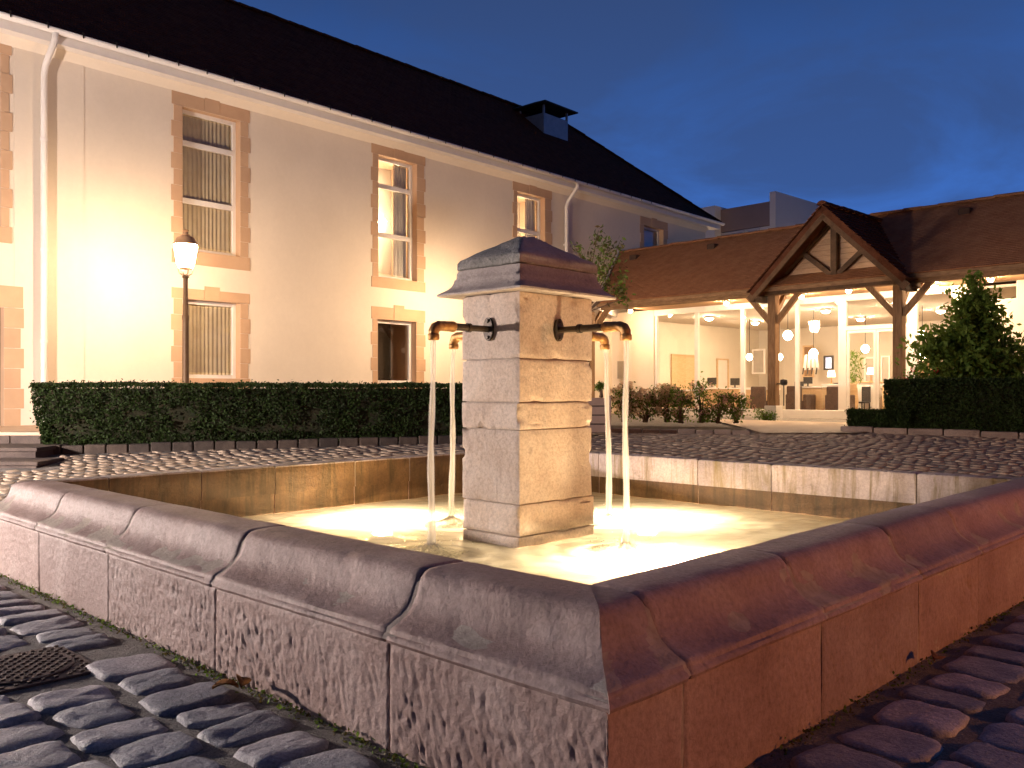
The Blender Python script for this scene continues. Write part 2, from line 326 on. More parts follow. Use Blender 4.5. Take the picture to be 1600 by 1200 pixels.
class Frame:
    def __init__(s, ox, oy, dx, dy): s.o = (ox, oy); l = math.hypot(dx, dy); s.x = (dx / l, dy / l); s.y = (-s.x[1], s.x[0]); s.rz = math.atan2(dy, dx)
    def w(s, a, b): return (s.o[0] + a * s.x[0] + b * s.y[0], s.o[1] + a * s.x[1] + b * s.y[1])
    def ray(s, px, py, k=0):          # local x and height where the view ray meets the local plane y = k
        r = (px - CX) / F; ox = s.o[0] + k * s.y[0]; oy = s.o[1] + k * s.y[1]
        tt = (r * oy - ox) / (s.x[0] - r * s.x[1]); d = oy + tt * s.x[1]
        return tt, H + (HZ - py) / F * d
def ground(px, py):
    y = 8.0
    for _ in range(60): y = .5 * y + .5 * (H - ter(y)) * F / (py - HZ)
    return ((px - CX) / F * y, y, ter(y))

# ---------------------------------------------------------------- ground
g = MB(); xs = [-70, -40, -25, -16] + [i * .8 for i in range(-15, 16)] + [16, 25, 40, 70]
ys = [-6, -2, 0] + [i * .5 + .5 for i in range(34)] + [20, 26, 34, 46, 60, 90, 160]
for y in ys:
    for x in xs: g.v.append((x, y, ter(y) + .002))
for j in range(len(ys) - 1):
    for i in range(len(xs) - 1):
        a = j * len(xs) + i; g.f.append((a, a + 1, a + 1 + len(xs), a + len(xs))); g.mi.append(0)
gro = tag(g.build('courtyard_ground', M['joint'], smooth=True), kind='structure')

# ---------------------------------------------------------------- fountain frame
FR = Frame(.175, 5.59, .718, -.696); HS = 2.475; TH = .343; HI = HS - TH
fountain = thing('fountain', 'square stone fountain basin with central pillar and four spouts in the cobbled court', 'fountain', (FR.o[0], FR.o[1], 0), FR.rz)
def rot90(k, p, d, z):
    x, y = p, -(HI + d)
    for _ in range(k): x, y = -y, x
    return (x, y, z)
def wall_p(k, px, d=TH, py=700):
    # along-coordinate of wall k where image column px meets it
    x0, y0, _ = rot90(k, 0, d, 0); x1, y1, _ = rot90(k, 1, d, 0)
    A = FR.w(x0, y0); B = FR.w(x1, y1); dx, dy = B[0] - A[0], B[1] - A[1]; r = (px - CX) / F
    return (r * A[1] - A[0]) / (dx - r * dy)
PROF = [(0, .334), (0, .39), (0, .46), (0, .532), (.006, .540), (.03, .5425), (.09, .5435), (.145, .5425), (.172, .539), (.190, .531), (.203, .518),
        (.212, .500), (.219, .480), (.227, .458), (.237, .438), (.252, .420), (.272, .405), (.295, .393), (.316, .384), (.328, .378), (.331, .371),
        (.333, .364), (.342, .359), (.347, .349), (.343, .339), (.333, .334)]
def nzv(p, o=0, s=1): return noise.noise(Vector((p[0] * s + o, p[1] * s + o * .7, p[2] * s)))
def strip(prof, k, p0, p1, m0, m1, step, disp, mats, name, matfn=None):
    mb = MB(); n0 = max(2, int((p1 - p0) / step)); m = len(prof); Lp = p1 - p0
    fs = sorted(set([i / n0 for i in range(n0 + 1)] + ([.004 / Lp, .010 / Lp, 1 - .004 / Lp, 1 - .010 / Lp] if step < .2 else []))); n = len(fs) - 1
    for f in fs:
        for (d, z) in prof:
            a = -(HI + d) if m0 else p0; b_ = (HI + d) if m1 else p1
            p = a + (b_ - a) * f; edge = min(f, 1 - f) * (p1 - p0)
            if (m0 and f < .5) or (m1 and f > .5): edge = 1
            dd, zz = disp(p, d, z, edge); mb.v.append(rot90(k, p, d + dd, z + zz))
    for i in range(n):
        for j in range(m):
            a = i * m + j; b_ = i * m + (j + 1) % m; mb.f.append((a, b_, b_ + m, a + m)); mb.mi.append(matfn(prof[j], prof[(j + 1) % m]) if matfn else 0)
    mb.f.append(tuple(range(m))); mb.mi.append(0); mb.f.append(tuple(n * m + j for j in reversed(range(m)))); mb.mi.append(0)
    return mb.build(name, mats, fountain, smooth=True, fix=True, angle=42)
joints = {0: [wall_p(0, x) for x in (55, 163, 330, 600)], 1: [wall_p(1, x) for x in (1078, 1292, 1443, 1535)],
          2: sorted(wall_p(2, x, 0) for x in (1432, 1205, 1090, 935)), 3: sorted(wall_p(3, x, 0) for x in (170, 315, 430, 555, 640))}
rough = {0: [.15, .15, 1.1, .95, 1.05], 1: [.12, .22, .3, .3, .2]}
for k in range(4):
    J = [-HS] + [j for j in joints[k] if abs(j) < HS - .25] + [HS]
    for i in range(len(J) - 1):
        p0, p1 = J[i], J[i + 1]; m0 = i == 0; m1 = i == len(J) - 2; gp = .0038; so = R.random() * 90; rise = R.uniform(-.0015, .0015)
        q0 = p0 if m0 else p0 + gp; q1 = p1 if m1 else p1 - gp
        def dc(p, d, z, edge, so=so, rise=rise, k=k):
            n1 = noise.noise(Vector((p * 3 + k * 9, d * 5, z * 7))) * .006 + noise.noise(Vector((p * 11 + so, d * 14, z * 16))) * .0028 + noise.noise(Vector((p * 6 + so, d * 9, z * 10 + 4))) * .003
            chip = max(0, noise.noise(Vector((p * 7 + so, 3.3, z * 9))) - .42) * .02
            rd = max(0, .010 - edge) * .5
            if d > .02: return (n1 - chip - rd * (1 if d > .16 else 0)), (n1 * .7 - rd + rise if z > .36 else rise)
            return 0, (n1 * .4 - rd + rise if z > .5 else rise)
        def mf(a, b_): return 1 if a[0] < .003 and b_[0] < .003 else 0
        top = M['basin'] if k < 2 else M['backcope']
        o = strip(PROF, k, q0, q1, m0, m1, .03 if k < 2 else .06, dc, [top, M['algae'] if k != 2 else M['backcope']], 'coping_stone', mf)
        # wall stone below
        fine = k < 2; nzr = 46 if fine else 4; rg = rough[k][i] if fine else 0
        prof = [(.012, -.06), (.012, .1), (.012, .24), (.012, .333)] + [(.325, .333 - .393 * j / nzr) for j in range(nzr + 1)]
        def dw(p, d, z, edge, so=so, rg=rg, k=k):
            if d < .1: return 0, 0
            r_ = max(0, .010 - min(edge, .333 - z)) * .35
            zz = .333 - z
            fade = smooth01(edge / .05) * smooth01((zz - .02 + .03 * noise.noise(Vector((p * 4, so, 0)))) / .06)
            q = Vector(((p * .96 + z * .28) * 62 + so, (z * .96 - p * .28) * 26, so)); a = noise.noise(q)
            b2 = noise.noise(Vector((p * 95 + so, z * 60, so))); c2 = noise.noise(Vector((p * 2.3 + so, z * 3, so)))
            if k == 0: dd = -max(0, a + .02) * .011 * rg * (.75 + .7 * c2) * fade + b2 * .0022 * (.3 + rg) + c2 * .006
            else: dd = -max(0, a - .18) * .035 * rg * fade * smooth01(.5 + 2 * c2) + b2 * .0014 + c2 * .007
            return dd - r_, 0
        def mfw(a, b_): return 1 if a[0] < .1 and b_[0] < .1 else 0
        strip(prof, k, q0, q1, m0, m1, .0085 if fine else .25, dw, [M['basin'], M['algae']], 'wall_stone', mfw)
# mortar bed that fills the joints
for k in range(4):
    pr = [(max(.014, d - (.0035 if k == 0 else .003)) if d > .02 else .009, z - .010 if z > .5 else z) for d, z in PROF if z > .345] + [(.312 if k == 0 else .321, .33), (.312 if k == 0 else .321, -.05), (.02, -.05), (.02, .33)]
    def dm(p, d, z, e_, k=k):
        n1 = noise.noise(Vector((p * 3 + k * 9, d * 5, z * 7))) * .006 if z > .34 and d > .02 else 0
        return n1, n1 * .7 if z > .36 else 0
    strip(pr, k, -HS, HS, True, True, .04, dm, [M['mortar']], 'mortar_bed')
fl = MB(); fl.box((-HI - .1, -HI - .1, -.02), (HI + .1, HI + .1, .02)); fl.build('basin_floor', mat('basin_floor', (.46, .40, .24), (.38, .34, .19), 3, .6, .3, 20), fountain)
# water sheet
ZW = .185
wm = MB(); n = 150
for j in range(n + 1):
    for i in range(n + 1):
        x = -HI + .001 + (2 * HI - .002) * i / n; y = -HI + .001 + (2 * HI - .002) * j / n
        z = ZW + .006 * noise.noise(Vector((x * 3.2, y * 2.2, 0))) + .004 * noise.noise(Vector((x * 9, y * 7, 4)))
        for (jx, jy) in ((-.05, -.83), (.64, -.05), (-.05, .73), (-.75, -.05)):
            r_ = math.hypot(x - jx, y - jy); z += .014 * math.exp(-r_ * 5) * math.cos(r_ * 34)
        X, Y = FR.w(x, y); wm.v.append((X, Y, z))
for j in range(n):
    for i in range(n):
        a = j * (n + 1) + i; wm.f.append((a, a + 1, a + n + 2, a + n + 1)); wm.mi.append(0)
water = wm.build('water', M['water'], smooth=True); tag(water, kind='structure')

# ---------------------------------------------------------------- pillar
PU, PV = -.054, -.052; A2, B2 = .25, .338
def block(name, hx, hy, z0, z1, mt, amp=.004, sub=.03, round_=.012, cxy=(PU, PV), top=None, seed=0, bulge=0):
    """stone block from sub-divided faces; hx/hy half sizes (bottom), top=(hx,hy) half sizes on top"""
    b_ = bmesh.new(); bmesh.ops.create_cube(b_, size=2)
    nx = max(2, int(2 * hx / sub)); bmesh.ops.subdivide_edges(b_, edges=b_.edges[:], cuts=min(22, max(3, int(2 * max(hx, hy) / sub))), use_grid_fill=True)
    tx, ty = top or (hx, hy)
    for v_ in b_.verts:
        x, y, z = v_.co; f = (z + 1) / 2; ax = hx + (tx - hx) * f; ay = hy + (ty - hy) * f; hz = (z1 - z0) / 2
        X, Y, Z = x * ax, y * ay, z0 + f * (z1 - z0)
        ex, ey, ez = ax - abs(X), ay - abs(Y), hz - abs(Z - (z0 + z1) / 2)
        near = sorted((ex, ey, ez))[1]; k = max(0, round_ - near) / round_
        n_ = noise.noise(Vector((X * 4 + seed, Y * 4, Z * 5))) * amp + noise.noise(Vector((X * 16 + seed, Y * 16, Z * 18))) * amp * .45
        ck = max(0, noise.noise(Vector((X * 9 + seed, Y * 9, Z * 9))) - .25) * .05 * (1 if near < .035 else 0)
        sh = n_ - k * round_ * .35 - ck
        if ex < 1e-4: X += sh * (1 if x > 0 else -1)
        if ey < 1e-4: Y += sh * (1 if y > 0 else -1)
        if ez < 1e-4: Z += sh * .4 * (1 if z > 0 else -1)
        v_.co = (cxy[0] + X, cxy[1] + Y, Z)
    me = bpy.data.meshes.new(name); b_.to_mesh(me); b_.free(); me.materials.append(mt)
    me.polygons.foreach_set('use_smooth', [True] * len(me.polygons)); me.set_sharp_from_angle(angle=math.radians(40)); me.update()
    return link(bpy.data.objects.new(name, me), fountain)
zs = [(.02, .245, 1.055, .025), (.249, .434, 1.035, .022), (.438, .872, .995, .012), (.876, 1.033, 1.0, .01), (1.039, 1.292, 1.0, .012), (1.298, 1.69, 1.0, .012)]
for i, (z0, z1, sc_, rd_) in enumerate(zs):
    ox = .012 if i < 2 else R.uniform(-.003, .003)
    block('pillar_stone', A2 * (1 if i < 2 else sc_), B2 * sc_, z0, z1, M['pillar'], .004, .028, rd_, (PU + R.uniform(-.002, .002), PV + ox), seed=i * 7.7)
mc_ = MB(); mc_.box((PU - A2 + .022, PV - B2 + .022, .03), (PU + A2 - .022, PV + B2 - .022, 1.67)); mc_.build('pillar_mortar', M['mortar'], fountain)
# moulded cap: ring profile swept round the rectangle
def capring(prof, name, mt, amp, seed):
    mb = MB(); n = 14; m = 4 * n
    for (o_, z) in prof:
        hx, hy = A2 + o_, B2 + o_
        cs = [(-hx, -hy), (hx, -hy), (hx, hy), (-hx, hy)]
        for q in range(4):
            a = Vector(cs[q]); b_ = Vector(cs[(q + 1) % 4])
            for i in range(n):
                p = a.lerp(b_, i / n); nn = noise.noise(Vector((p.x * 7 + seed, p.y * 7, z * 9))) * amp + noise.noise(Vector((p.x * 23 + seed, p.y * 23, z * 30))) * amp * .5
                if i == 0: nn -= .003
                r_ = Vector((p.x, p.y)).normalized() * nn
                mb.v.append((PU + p.x + r_.x, PV + p.y + r_.y, z + nn * .4))
    for j in range(len(prof) - 1):
        for i in range(m): mb.f.append((j * m + i, j * m + (i + 1) % m, (j + 1) * m + (i + 1) % m, (j + 1) * m + i)); mb.mi.append(0)
    mb.f.append(tuple(reversed(range(m)))); mb.f.append(tuple((len(prof) - 1) * m + i for i in range(m))); mb.mi += [0, 0]
    return mb.build(name, mt, fountain, smooth=True, angle=50)
capring([(0, 1.692), (.06, 1.690), (.104, 1.689), (.112, 1.694), (.112, 1.705), (.092, 1.718), (.066, 1.735), (.047, 1.755), (.036, 1.778), (.033, 1.795), (.026, 1.80), (.022, 1.835), (.016, 1.85)],
        'cap_moulding', M['cap'], .004, 3)
pr = [(.0, 1.852), (.018, 1.856), (.022, 1.862), (.021, 1.90), (.010, 1.918)]
for i in range(1, 9):
    f = i / 9; pr.append((.010 - f * (A2 + .010) , 1.918 + f * .175))
mb = MB(); n = 14; m = 4 * n
for (o_, z) in pr:
    fx = (A2 + o_) / (A2 + .010) if z > 1.918 else None
    hx = A2 + o_; hy = (B2 + o_) if fx is None else (B2 + .010) * (.10 + .90 * fx)
    if fx is not None: hx = max(hx, .006)
    cs = [(-hx, -hy), (hx, -hy), (hx, hy), (-hx, hy)]
    for q in range(4):
        a = Vector(cs[q]); b_ = Vector(cs[(q + 1) % 4])
        for i in range(n):
            p = a.lerp(b_, i / n); nn = noise.noise(Vector((p.x * 14, p.y * 14 + 5, z * 15))) * .008 + noise.noise(Vector((p.x * 40, p.y * 40 + 5, z * 40))) * .005
            r_ = Vector((p.x, p.y, .0)).normalized() * nn if p.length > 0 else Vector((0, 0, 0))
            mb.v.append((PU + p.x + r_.x, PV + p.y + r_.y, z + nn))
for j in range(len(pr) - 1):
    for i in range(m):
        side = i // n; mb.f.append((j * m + i, j * m + (i + 1) % m, (j + 1) * m + (i + 1) % m, (j + 1) * m + i)); mb.mi.append(0 if side in (0, 3) else 1)
mb.f.append(tuple(reversed(range(m)))); mb.f.append(tuple((len(pr) - 1) * m + i for i in range(m))); mb.mi += [0, 0]
mb.build('cap_stone', [M['lichen'], M['cap']], fountain, smooth=True, angle=50)

# spouts
ZS = 1.477
def spout(dx, dy, ex=0):
    fx, fy = PU + dx * A2, PV + dy * B2
    def P(r, z=ZS):
        r += ex * max(0, min(1, (r - .19) / .1)); return (fx + dx * r, fy + dy * r, z)
    pm = MB(); pm.tube([P(.0), P(.02), P(.16)], .019, 12); pm.tube([P(.16), P(.163), P(.187), P(.19)], [.019, .028, .028, .019], 12); pm.tube([P(.19), P(.31)], .022, 12)
    sp_ = pm.build('spout', M['iron'], fountain, smooth=True, angle=50)
    f_ = MB(); sx, sy = -dy, dx
    ring = []
    for a in range(20):
        an = a * math.pi / 10; ring.append((.040 * math.cos(an), .070 * math.sin(an)))
    for off in (.0, .016):
        for (s_, z_) in ring: f_.v.append((fx + dx * (off + .001) + sx * s_, fy + dy * (off + .001) + sy * s_, ZS + z_))
    f_.f = [tuple((i, (i + 1) % 20, (i + 1) % 20 + 20, i + 20)) for i in range(20)] + [tuple(reversed(range(20))), tuple(range(20, 40))]; f_.mi = [0] * 22
    f_.build('flange', M['iron'], sp_, fix=True)
    for zz in (-.05, .05):
        bl = MB(); bl.tube([P(.016, ZS + zz), P(.027, ZS + zz)], .011, 6); bl.build('bolt', M['iron'], sp_)
    el = MB(); el.tube([P(.285), P(.29), P(.30), P(.325), P(.375), P(.385)], [.022, .030, .033, .030, .030, .026], 14)
    el.tube([P(.375), P(.405, ZS - .001), P(.432, ZS - .012), P(.445, ZS - .034), P(.447, ZS - .055)], [.027, .031, .032, .031, .028], 14)
    el.tube([P(.447, ZS - .046), P(.447, ZS - .052), P(.447, ZS - .078), P(.447, ZS - .084)], [.028, .034, .034, .029], 14)
    el.build('elbow', M['brass'], sp_, smooth=True, angle=50)
    return P
def jet(P, label, lean, wob):
    o = MB(); pts = []; rs = []
    for i in range(26):
        f = i / 25; z = ZS - .08 - f * (ZS - .08 - ZW); q = P(.447 + lean * math.sqrt(f), z)
        X, Y = FR.w(q[0], q[1]); pts.append((X + .004 * math.sin(f * 9 + wob), Y, z)); rs.append(.015 + .009 * f + .002 * math.sin(f * 23 + wob) + (.006 * max(0, f - .9) * 10))
    o.tube(pts, rs, 12)
    jo = o.build('water_jet', M['jet'], smooth=True); tag(jo, label, 'water jet', 'water jets falling from the spouts')
    sp2 = MB(); cx_, cy_, _ = pts[-1]; sg = 28
    for q, (r0, h0) in enumerate(((.0, .05), (.03, .045), (.06, .028), (.10, .016), (.15, .010), (.20, .0))):
        for a in range(sg):
            an = a * 2 * math.pi / sg; rr_ = r0 * (1 + .35 * noise.noise(Vector((math.cos(an) * 2, math.sin(an) * 2, wob))))
            sp2.v.append((cx_ + rr_ * math.cos(an), cy_ + rr_ * math.sin(an), ZW + .004 + h0 * (1 + .5 * noise.noise(Vector((math.cos(an) * 3 + q, math.sin(an) * 3, wob + q)))))
        )
    for q in range(5):
        for a in range(sg): sp2.f.append((q * sg + a, (q + 1) * sg + a, (q + 1) * sg + (a + 1) % sg, q * sg + (a + 1) % sg)); sp2.mi.append(0)
    sp2.build('splash', M['splash'], jo, smooth=True)
    dr = []
    for _ in range(110):
        an = R.uniform(0, 6.28); d_ = abs(R.gauss(0, .11)) + .03; h_ = R.uniform(.01, .16) * math.exp(-d_ * 6); dr.append((cx_ + d_ * math.cos(an), cy_ + d_ * math.sin(an), ZW + .01 + h_))
    leaves('drops', np.array(dr), .010, M['splash'], jo, aspect=.6)
Ps = [spout(0, -1), spout(1, 0, .07), spout(0, 1), spout(-1, 0)]
jet(Ps[0], 'leftmost water jet falling from the spout on the pillar\'s left front face', .02, 0)
jet(Ps[1], 'rightmost water jet falling from the long spout on the orange lit pillar face', .0, 1)
jet(Ps[2], 'water jet close to the right edge of the pillar from the rear right spout', .05, 2)
jet(Ps[3], 'water jet close to the left edge of the pillar from the rear left spout', .02, 3)
# submerged lamps
def poollamp(px, py, label):
    y = (H - .10) * F / (py - HZ); x = (px - CX) / F * y
    th_ = thing('underwater_lamp', label, 'lamp', (x, y, .02), 0, 'lamps under the fountain water')
    b_ = MB(); b_.lathe([(.075, 0), (.085, .01), (.085, .045), (.07, .055)], seg=20); b_.build('housing', M['zinc'], th_)
    l_ = MB(); l_.lathe([(.066, .056), (.060, .068), (.02, .074)], seg=20); l_.build('lens', M['poollamp'], th_)
poollamp(598, 828, 'underwater lamp left of the pillar, glowing beside the left water jets')
poollamp(1012, 828, 'underwater lamp glowing at the far right side of the pillar')
poollamp(1042, 906, 'underwater lamp under the brightest water, close behind the near right rim')

# ---------------------------------------------------------------- cobbles
def cobmesh(seg, rings, seed, hx=.5, hy=.5):
    rr = random.Random(seed); mb = MB(); ex = rr.uniform(4.5, 8); sk = rr.uniform(-.05, .05); tp = rr.uniform(-.07, .07); tx = rr.uniform(-.007, .007); ty = rr.uniform(-.007, .007)
    mb.v.append((0, 0, .0))
    prof = [(.45, .0), (.76, -.001), (.90, -.004), (.97, -.011), (1.01, -.026), (1.03, -.085)] if rings == 6 else [(.7, -.001), (.92, -.007), (1.0, -.020), (1.03, -.08)]
    for r_, z in prof:
        for i in range(seg):
            a = i * 2 * math.pi / seg; c, s_ = math.cos(a), math.sin(a)
            q = (abs(c) ** ex + abs(s_) ** ex) ** (-1 / ex); x, y = c * q, s_ * q
            x, y = x * (1 + tp * y) + sk * y, y * (1 + tp * .6 * x)
            w_ = 1 + .06 * noise.noise(Vector((x * 1.7 + seed * 3.1, y * 1.7, .5)))
            mb.v.append((x * r_ * w_ * .5, y * r_ * w_ * .5, z + .009 * noise.noise(Vector((x * r_ * 1.3 + seed, y * r_ * 1.3, 7))) + .004 * noise.noise(Vector((x * r_ * 4 + seed, y * r_ * 4, 7))) + tx * x * r_ + ty * y * r_))
    for i in range(seg): mb.f.append((0, 1 + i, 1 + (i + 1) % seg)); mb.mi.append(0)
    for j in range(len(prof) - 1):
        for i in range(seg): a = 1 + j * seg; mb.f.append((a + i, a + seg + i, a + seg + (i + 1) % seg, a + (i + 1) % seg)); mb.mi.append(0)
    return mb
BED = []     # polygons (world) where no cobbles lie, filled below
cob = []
def addc(u, v_, lu, lv):
    X, Y = FR.w(u, v_)
    if Y < 1.7 or Y > 18.5 or abs(X) > .66 * Y + .9: return
    cob.append((X, Y, lu, lv))
for sgn in (-1, 1):
    for zone in (0, 1):
        q = HS - .015 + .07; back = (zone == 0 and sgn == 1) or (zone == 1 and sgn == -1)
        while q < 16:
            wd = R.uniform(.17, .24) if back else R.uniform(.28, .36); c = q + wd / 2; lim = c; s_ = -lim + R.uniform(0, .1)
            while s_ < lim:
                h_ = R.uniform(.12, .18) if back else R.choice((R.uniform(.17, .23), R.uniform(.21, .30))); jit = R.uniform(-.012, .012)
                if zone == 0: addc(s_ + h_ / 2, sgn * (c + jit), h_ - R.uniform(.002, .020), wd - .012 + R.uniform(-.055, .012) * (.4 if back else 1))
                else: addc(sgn * (c + jit), s_ + h_ / 2, wd - .012 + R.uniform(-.055, .012) * (.4 if back else 1), h_ - R.uniform(.002, .020))
                s_ += h_
            q += wd
def slabzone(X, Y):
    r_ = (X / Y) * F + CX
    hb = 612 + (H - ter(Y)) * F / Y
    if r_ > 1310 and (X - HB[0]) * HB[2] + (Y - HB[1]) * HB[3] > 0: return True
    if Y > 15.5 and r_ > 930: return True
    if r_ < 790 and Y > 11.45 + (r_ - 100) / 620 * 1.15: return True
    if r_ < 90 and Y > 10.3: return True
    return False
_a = ground(1318, 676); _b = ground(1900, 702); _l = math.hypot(_b[0] - _a[0], _b[1] - _a[1]); HB = (_a[0], _a[1], -(_b[1] - _a[1]) / _l, (_b[0] - _a[0]) / _l)
MAN = ground(28, 1050)
cob = [c for c in cob if not slabzone(c[0], c[1]) and not (abs(c[0] - MAN[0]) < .30 and abs(c[1] - MAN[1]) < .30)]
def vis(c):
    px = CX + c[0] / c[1] * F; py = HZ + H * F / c[1]
    if px < -60 or px > 1660 or py > 1260: return 1e9
    return c[1]
def hidden(c):   # cobbles behind the basin walls
    x = c[0] - FR.o[0]; y = c[1] - FR.o[1]; u = x * FR.x[0] + y * FR.x[1]; v_ = x * FR.y[0] + y * FR.y[1]
    return (u < -HS or v_ > HS)
cob.sort(key=lambda c: vis(c) + (100 if hidden(c) else 0))
variants = []
for i in range(12):
    variants.append(cobmesh(20, 6, i + 1).mesh('cobble', M['cobble'], smooth=True))
far = MB(); farv = [cobmesh(10, 4, i + 40) for i in range(10)]
for i, (X, Y, lu, lv) in enumerate(cob):
    rz = FR.rz + R.gauss(0, .075) + (math.pi if R.random() < .5 else 0); z = ter(Y) + (.019 if i < 300 else .012) + R.uniform(-.006, .004)
    if i < 300:
        o = link(bpy.data.objects.new('cobble', R.choice(variants)), gro); o.location = (X, Y, z); o.rotation_euler = (R.uniform(-.02, .02), R.uniform(-.02, .02), rz); o.scale = (lu, lv, 1)
    else:
        mm = Matrix.Translation((X, Y, z)) @ Matrix.Rotation(rz, 4, 'Z') @ Matrix.Diagonal((lu * 1.06, lv * 1.05, 1, 1)); c = R.choice(farv)
        far.add([mm @ Vector(p) for p in c.v], c.f)
fo = far.build('cobble_paving', mat('cobble_granite_warmlit', (.32, .24, .18), (.52, .41, .31), 9, .75, .5, 60, .008, spec=.15, fine=.4), gro, smooth=True); fo['kind'] = 'stuff'  # warm tan puts the lamp light of the back court into the colour
# drain cover
dcv = thing('drain_cover', 'square cast iron drain cover with a round patterned lid set in the cobbles', 'drain cover', (MAN[0], MAN[1], 0), FR.rz)
b_ = MB(); b_.box((-.24, -.24, -.03), (.24, .24, .012)); b_.build('frame', M['cast'], dcv, bevel=.004)
b_ = MB(); b_.lathe([(.20, .0), (.20, .019), (.19, .021)], seg=28); b_.build('lid', M['cast'], dcv)
b_ = MB()
for i in range(-9, 10):
    for j in range(-9, 10):
        if (i + j) % 2: continue
        x, y = i * .0235, j * .0235; r_ = math.hypot(x, y)
        if .185 < r_ < .212: continue
        zt = .021 if r_ < .2 else .012
        b_.box((x - .007, y - .007, zt - .004), (x + .007, y + .007, zt + .006))
b_.build('stud_pattern', M['cast'], dcv)['kind'] = 'stuff'
# moss and weeds along the wall foot
P = []
for i in range(1500):
    if R.random() < .55: p = R.choice(joints[0] + [-1.2, .3, 1.1]) + R.gauss(0, .16)
    else: p = R.uniform(-HS, HS)
    k = 0 if R.random() < .7 else 1
    x, y, z = rot90(k, p, .335 + abs(R.gauss(0, .022)), 0); X, Y = FR.w(x, y); P.append((X, Y, .0 + abs(R.gauss(0, .012))))
mo = leaves('moss', np.array(P), .018, [M['leaf2'], M['leafb']], None, idx=NR.randint(0, 2, len(P))); tag(mo, 'low moss and weeds in the crack between cobbles and basin wall', 'weeds')
def deadleaf(px, py, rz, label):
    x, y, z = ground(px, py); mb = MB(); n = 6
    for i in range(n + 1):
        f = i / n; w_ = .028 * math.sin(math.pi * f) ** .7 + .001
        for s_ in (-1, 0, 1): mb.v.append((f * .09 - .045, s_ * w_, .012 * abs(s_) + .018 * math.sin(f * 3)))
    for i in range(n):
        for s_ in range(2): a = i * 3 + s_; mb.f.append((a, a + 1, a + 4, a + 3)); mb.mi.append(0)
    o = mb.build('dead_leaf', M['deadleaf'], smooth=True); o.location = (x, y, z + .045); o.rotation_euler = (R.uniform(-.4, .4), R.uniform(-.3, .3), rz)
    so = o.modifiers.new('thick', 'SOLIDIFY'); so.thickness = .001; tag(o, label, 'leaf', 'dead leaves by the basin')
deadleaf(352, 1097, .3, 'left of two curled brown leaves at the foot of the basin wall')
deadleaf(376, 1090, 1.9, 'right of two curled brown leaves at the foot of the basin wall')
deadleaf(1462, 1050, 1.0, 'single reddish leaf on the cobbles beside the right basin wall')

# ---------------------------------------------------------------- main building
FB = Frame(-6.05, 16.43, .665, .747)
bld = thing('hotel_building', 'long cream two storey hotel building with steep dark tiled roof and orange window trims', 'building', (FB.o[0], FB.o[1], 0), FB.rz)
ZG = FB.ray(290, 122)[1]; ZE = ZG - .02; S0 = -11.; S1 = FB.ray(1100, 352)[0] + .1
wins = []   # s0,s1,z0,z1 of opening, trim bounds, rows
def W4(l, r, tl, tr, bl, br):   # pixel columns and the y of top and bottom edges
    s0, za = FB.ray(l, tl); s1, zb = FB.ray(r, tr); z1 = (za + zb) / 2; z0 = (FB.ray(l, bl)[1] + FB.ray(r, br)[1]) / 2
    return s0, s1, z0, z1
wins.append(dict(t=W4(268, 390, 142, 172, 409, 424), o=W4(285, 375, 165, 190, 391, 400), n=3, kind='curtain', lab='tall upper window above the street lamp with drawn beige curtain'))
wins.append(dict(t=W4(268, 390, 448, 460, 640, 640), o=W4(285, 375, 467, 474, 590, 592), n=1, kind='curtain', lab='lower window beside the lamp post with beige curtain', key=1))
wins.append(dict(t=W4(580, 664, 224, 244, 448, 457), o=W4(591, 651, 242, 256, 432, 440), n=3, kind='lit', lab='tall lit upper window with net curtain'))
wins.append(dict(t=W4(580, 664, 478, 486, 612, 612), o=W4(590, 650, 498, 504, 598, 600), n=1, kind='dark', lab='dark lower window left of the fountain jets', key=1))
wins.append(dict(t=W4(801, 862, 284, 298, 470, 470), o=W4(808, 851, 300, 308, 430, 430), n=2, kind='lit2', lab='lit upper window behind the pillar cap'))
wins.append(dict(t=W4(1000, 1043, 338, 348, 420, 420), o=W4(1006, 1036, 352, 358, 410, 410), n=1, kind='blue', lab='small far upper window with blue grey curtain'))
wins.append(dict(t=W4(-90, 18, 40, 68, 368, 381), o=W4(-72, 1, 62, 85, 345, 352), n=3, kind='dark', lab='tall upper window cut by the left edge of the view'))
wins.append(dict(t=W4(-110, 36, 436, 449, 672, 672), o=W4(-90, 6, 474, 480, 672, 672), n=1, kind='dark', lab='doorway at the head of the steps', door=1))
sb = sorted({S0, S1} | {w['o'][0] for w in wins} | {w['o'][1] for w in wins}); zb = sorted({-.1, ZE} | {w['o'][2] for w in wins} | {w['o'][3] for w in wins})
wl = MB()
for i in range(len(sb) - 1):
    for j in range(len(zb) - 1):
        cs_, cz = (sb[i] + sb[i + 1]) / 2, (zb[j] + zb[j + 1]) / 2
        if any(w['o'][0] < cs_ < w['o'][1] and w['o'][2] < cz < w['o'][3] for w in wins): continue
        wl.add([(sb[i], 0, zb[j]), (sb[i + 1], 0, zb[j]), (sb[i + 1], 0, zb[j + 1]), (sb[i], 0, zb[j + 1])], [(0, 1, 2, 3)])
wl.add([(S1, 0, -.1), (S1, 8, -.1), (S1, 8, ZE), (S1, 0, ZE)], [(0, 1, 2, 3)]); wl.add([(S0, 8, -.1), (S0, 0, -.1), (S0, 0, ZE), (S0, 8, ZE)], [(0, 1, 2, 3)])
wl.add([(S0, 8, -.1), (S1, 8, -.1), (S1, 8, ZE), (S0, 8, ZE)], [(3, 2, 1, 0)])
wl.build('wall', M['wall'], bld)
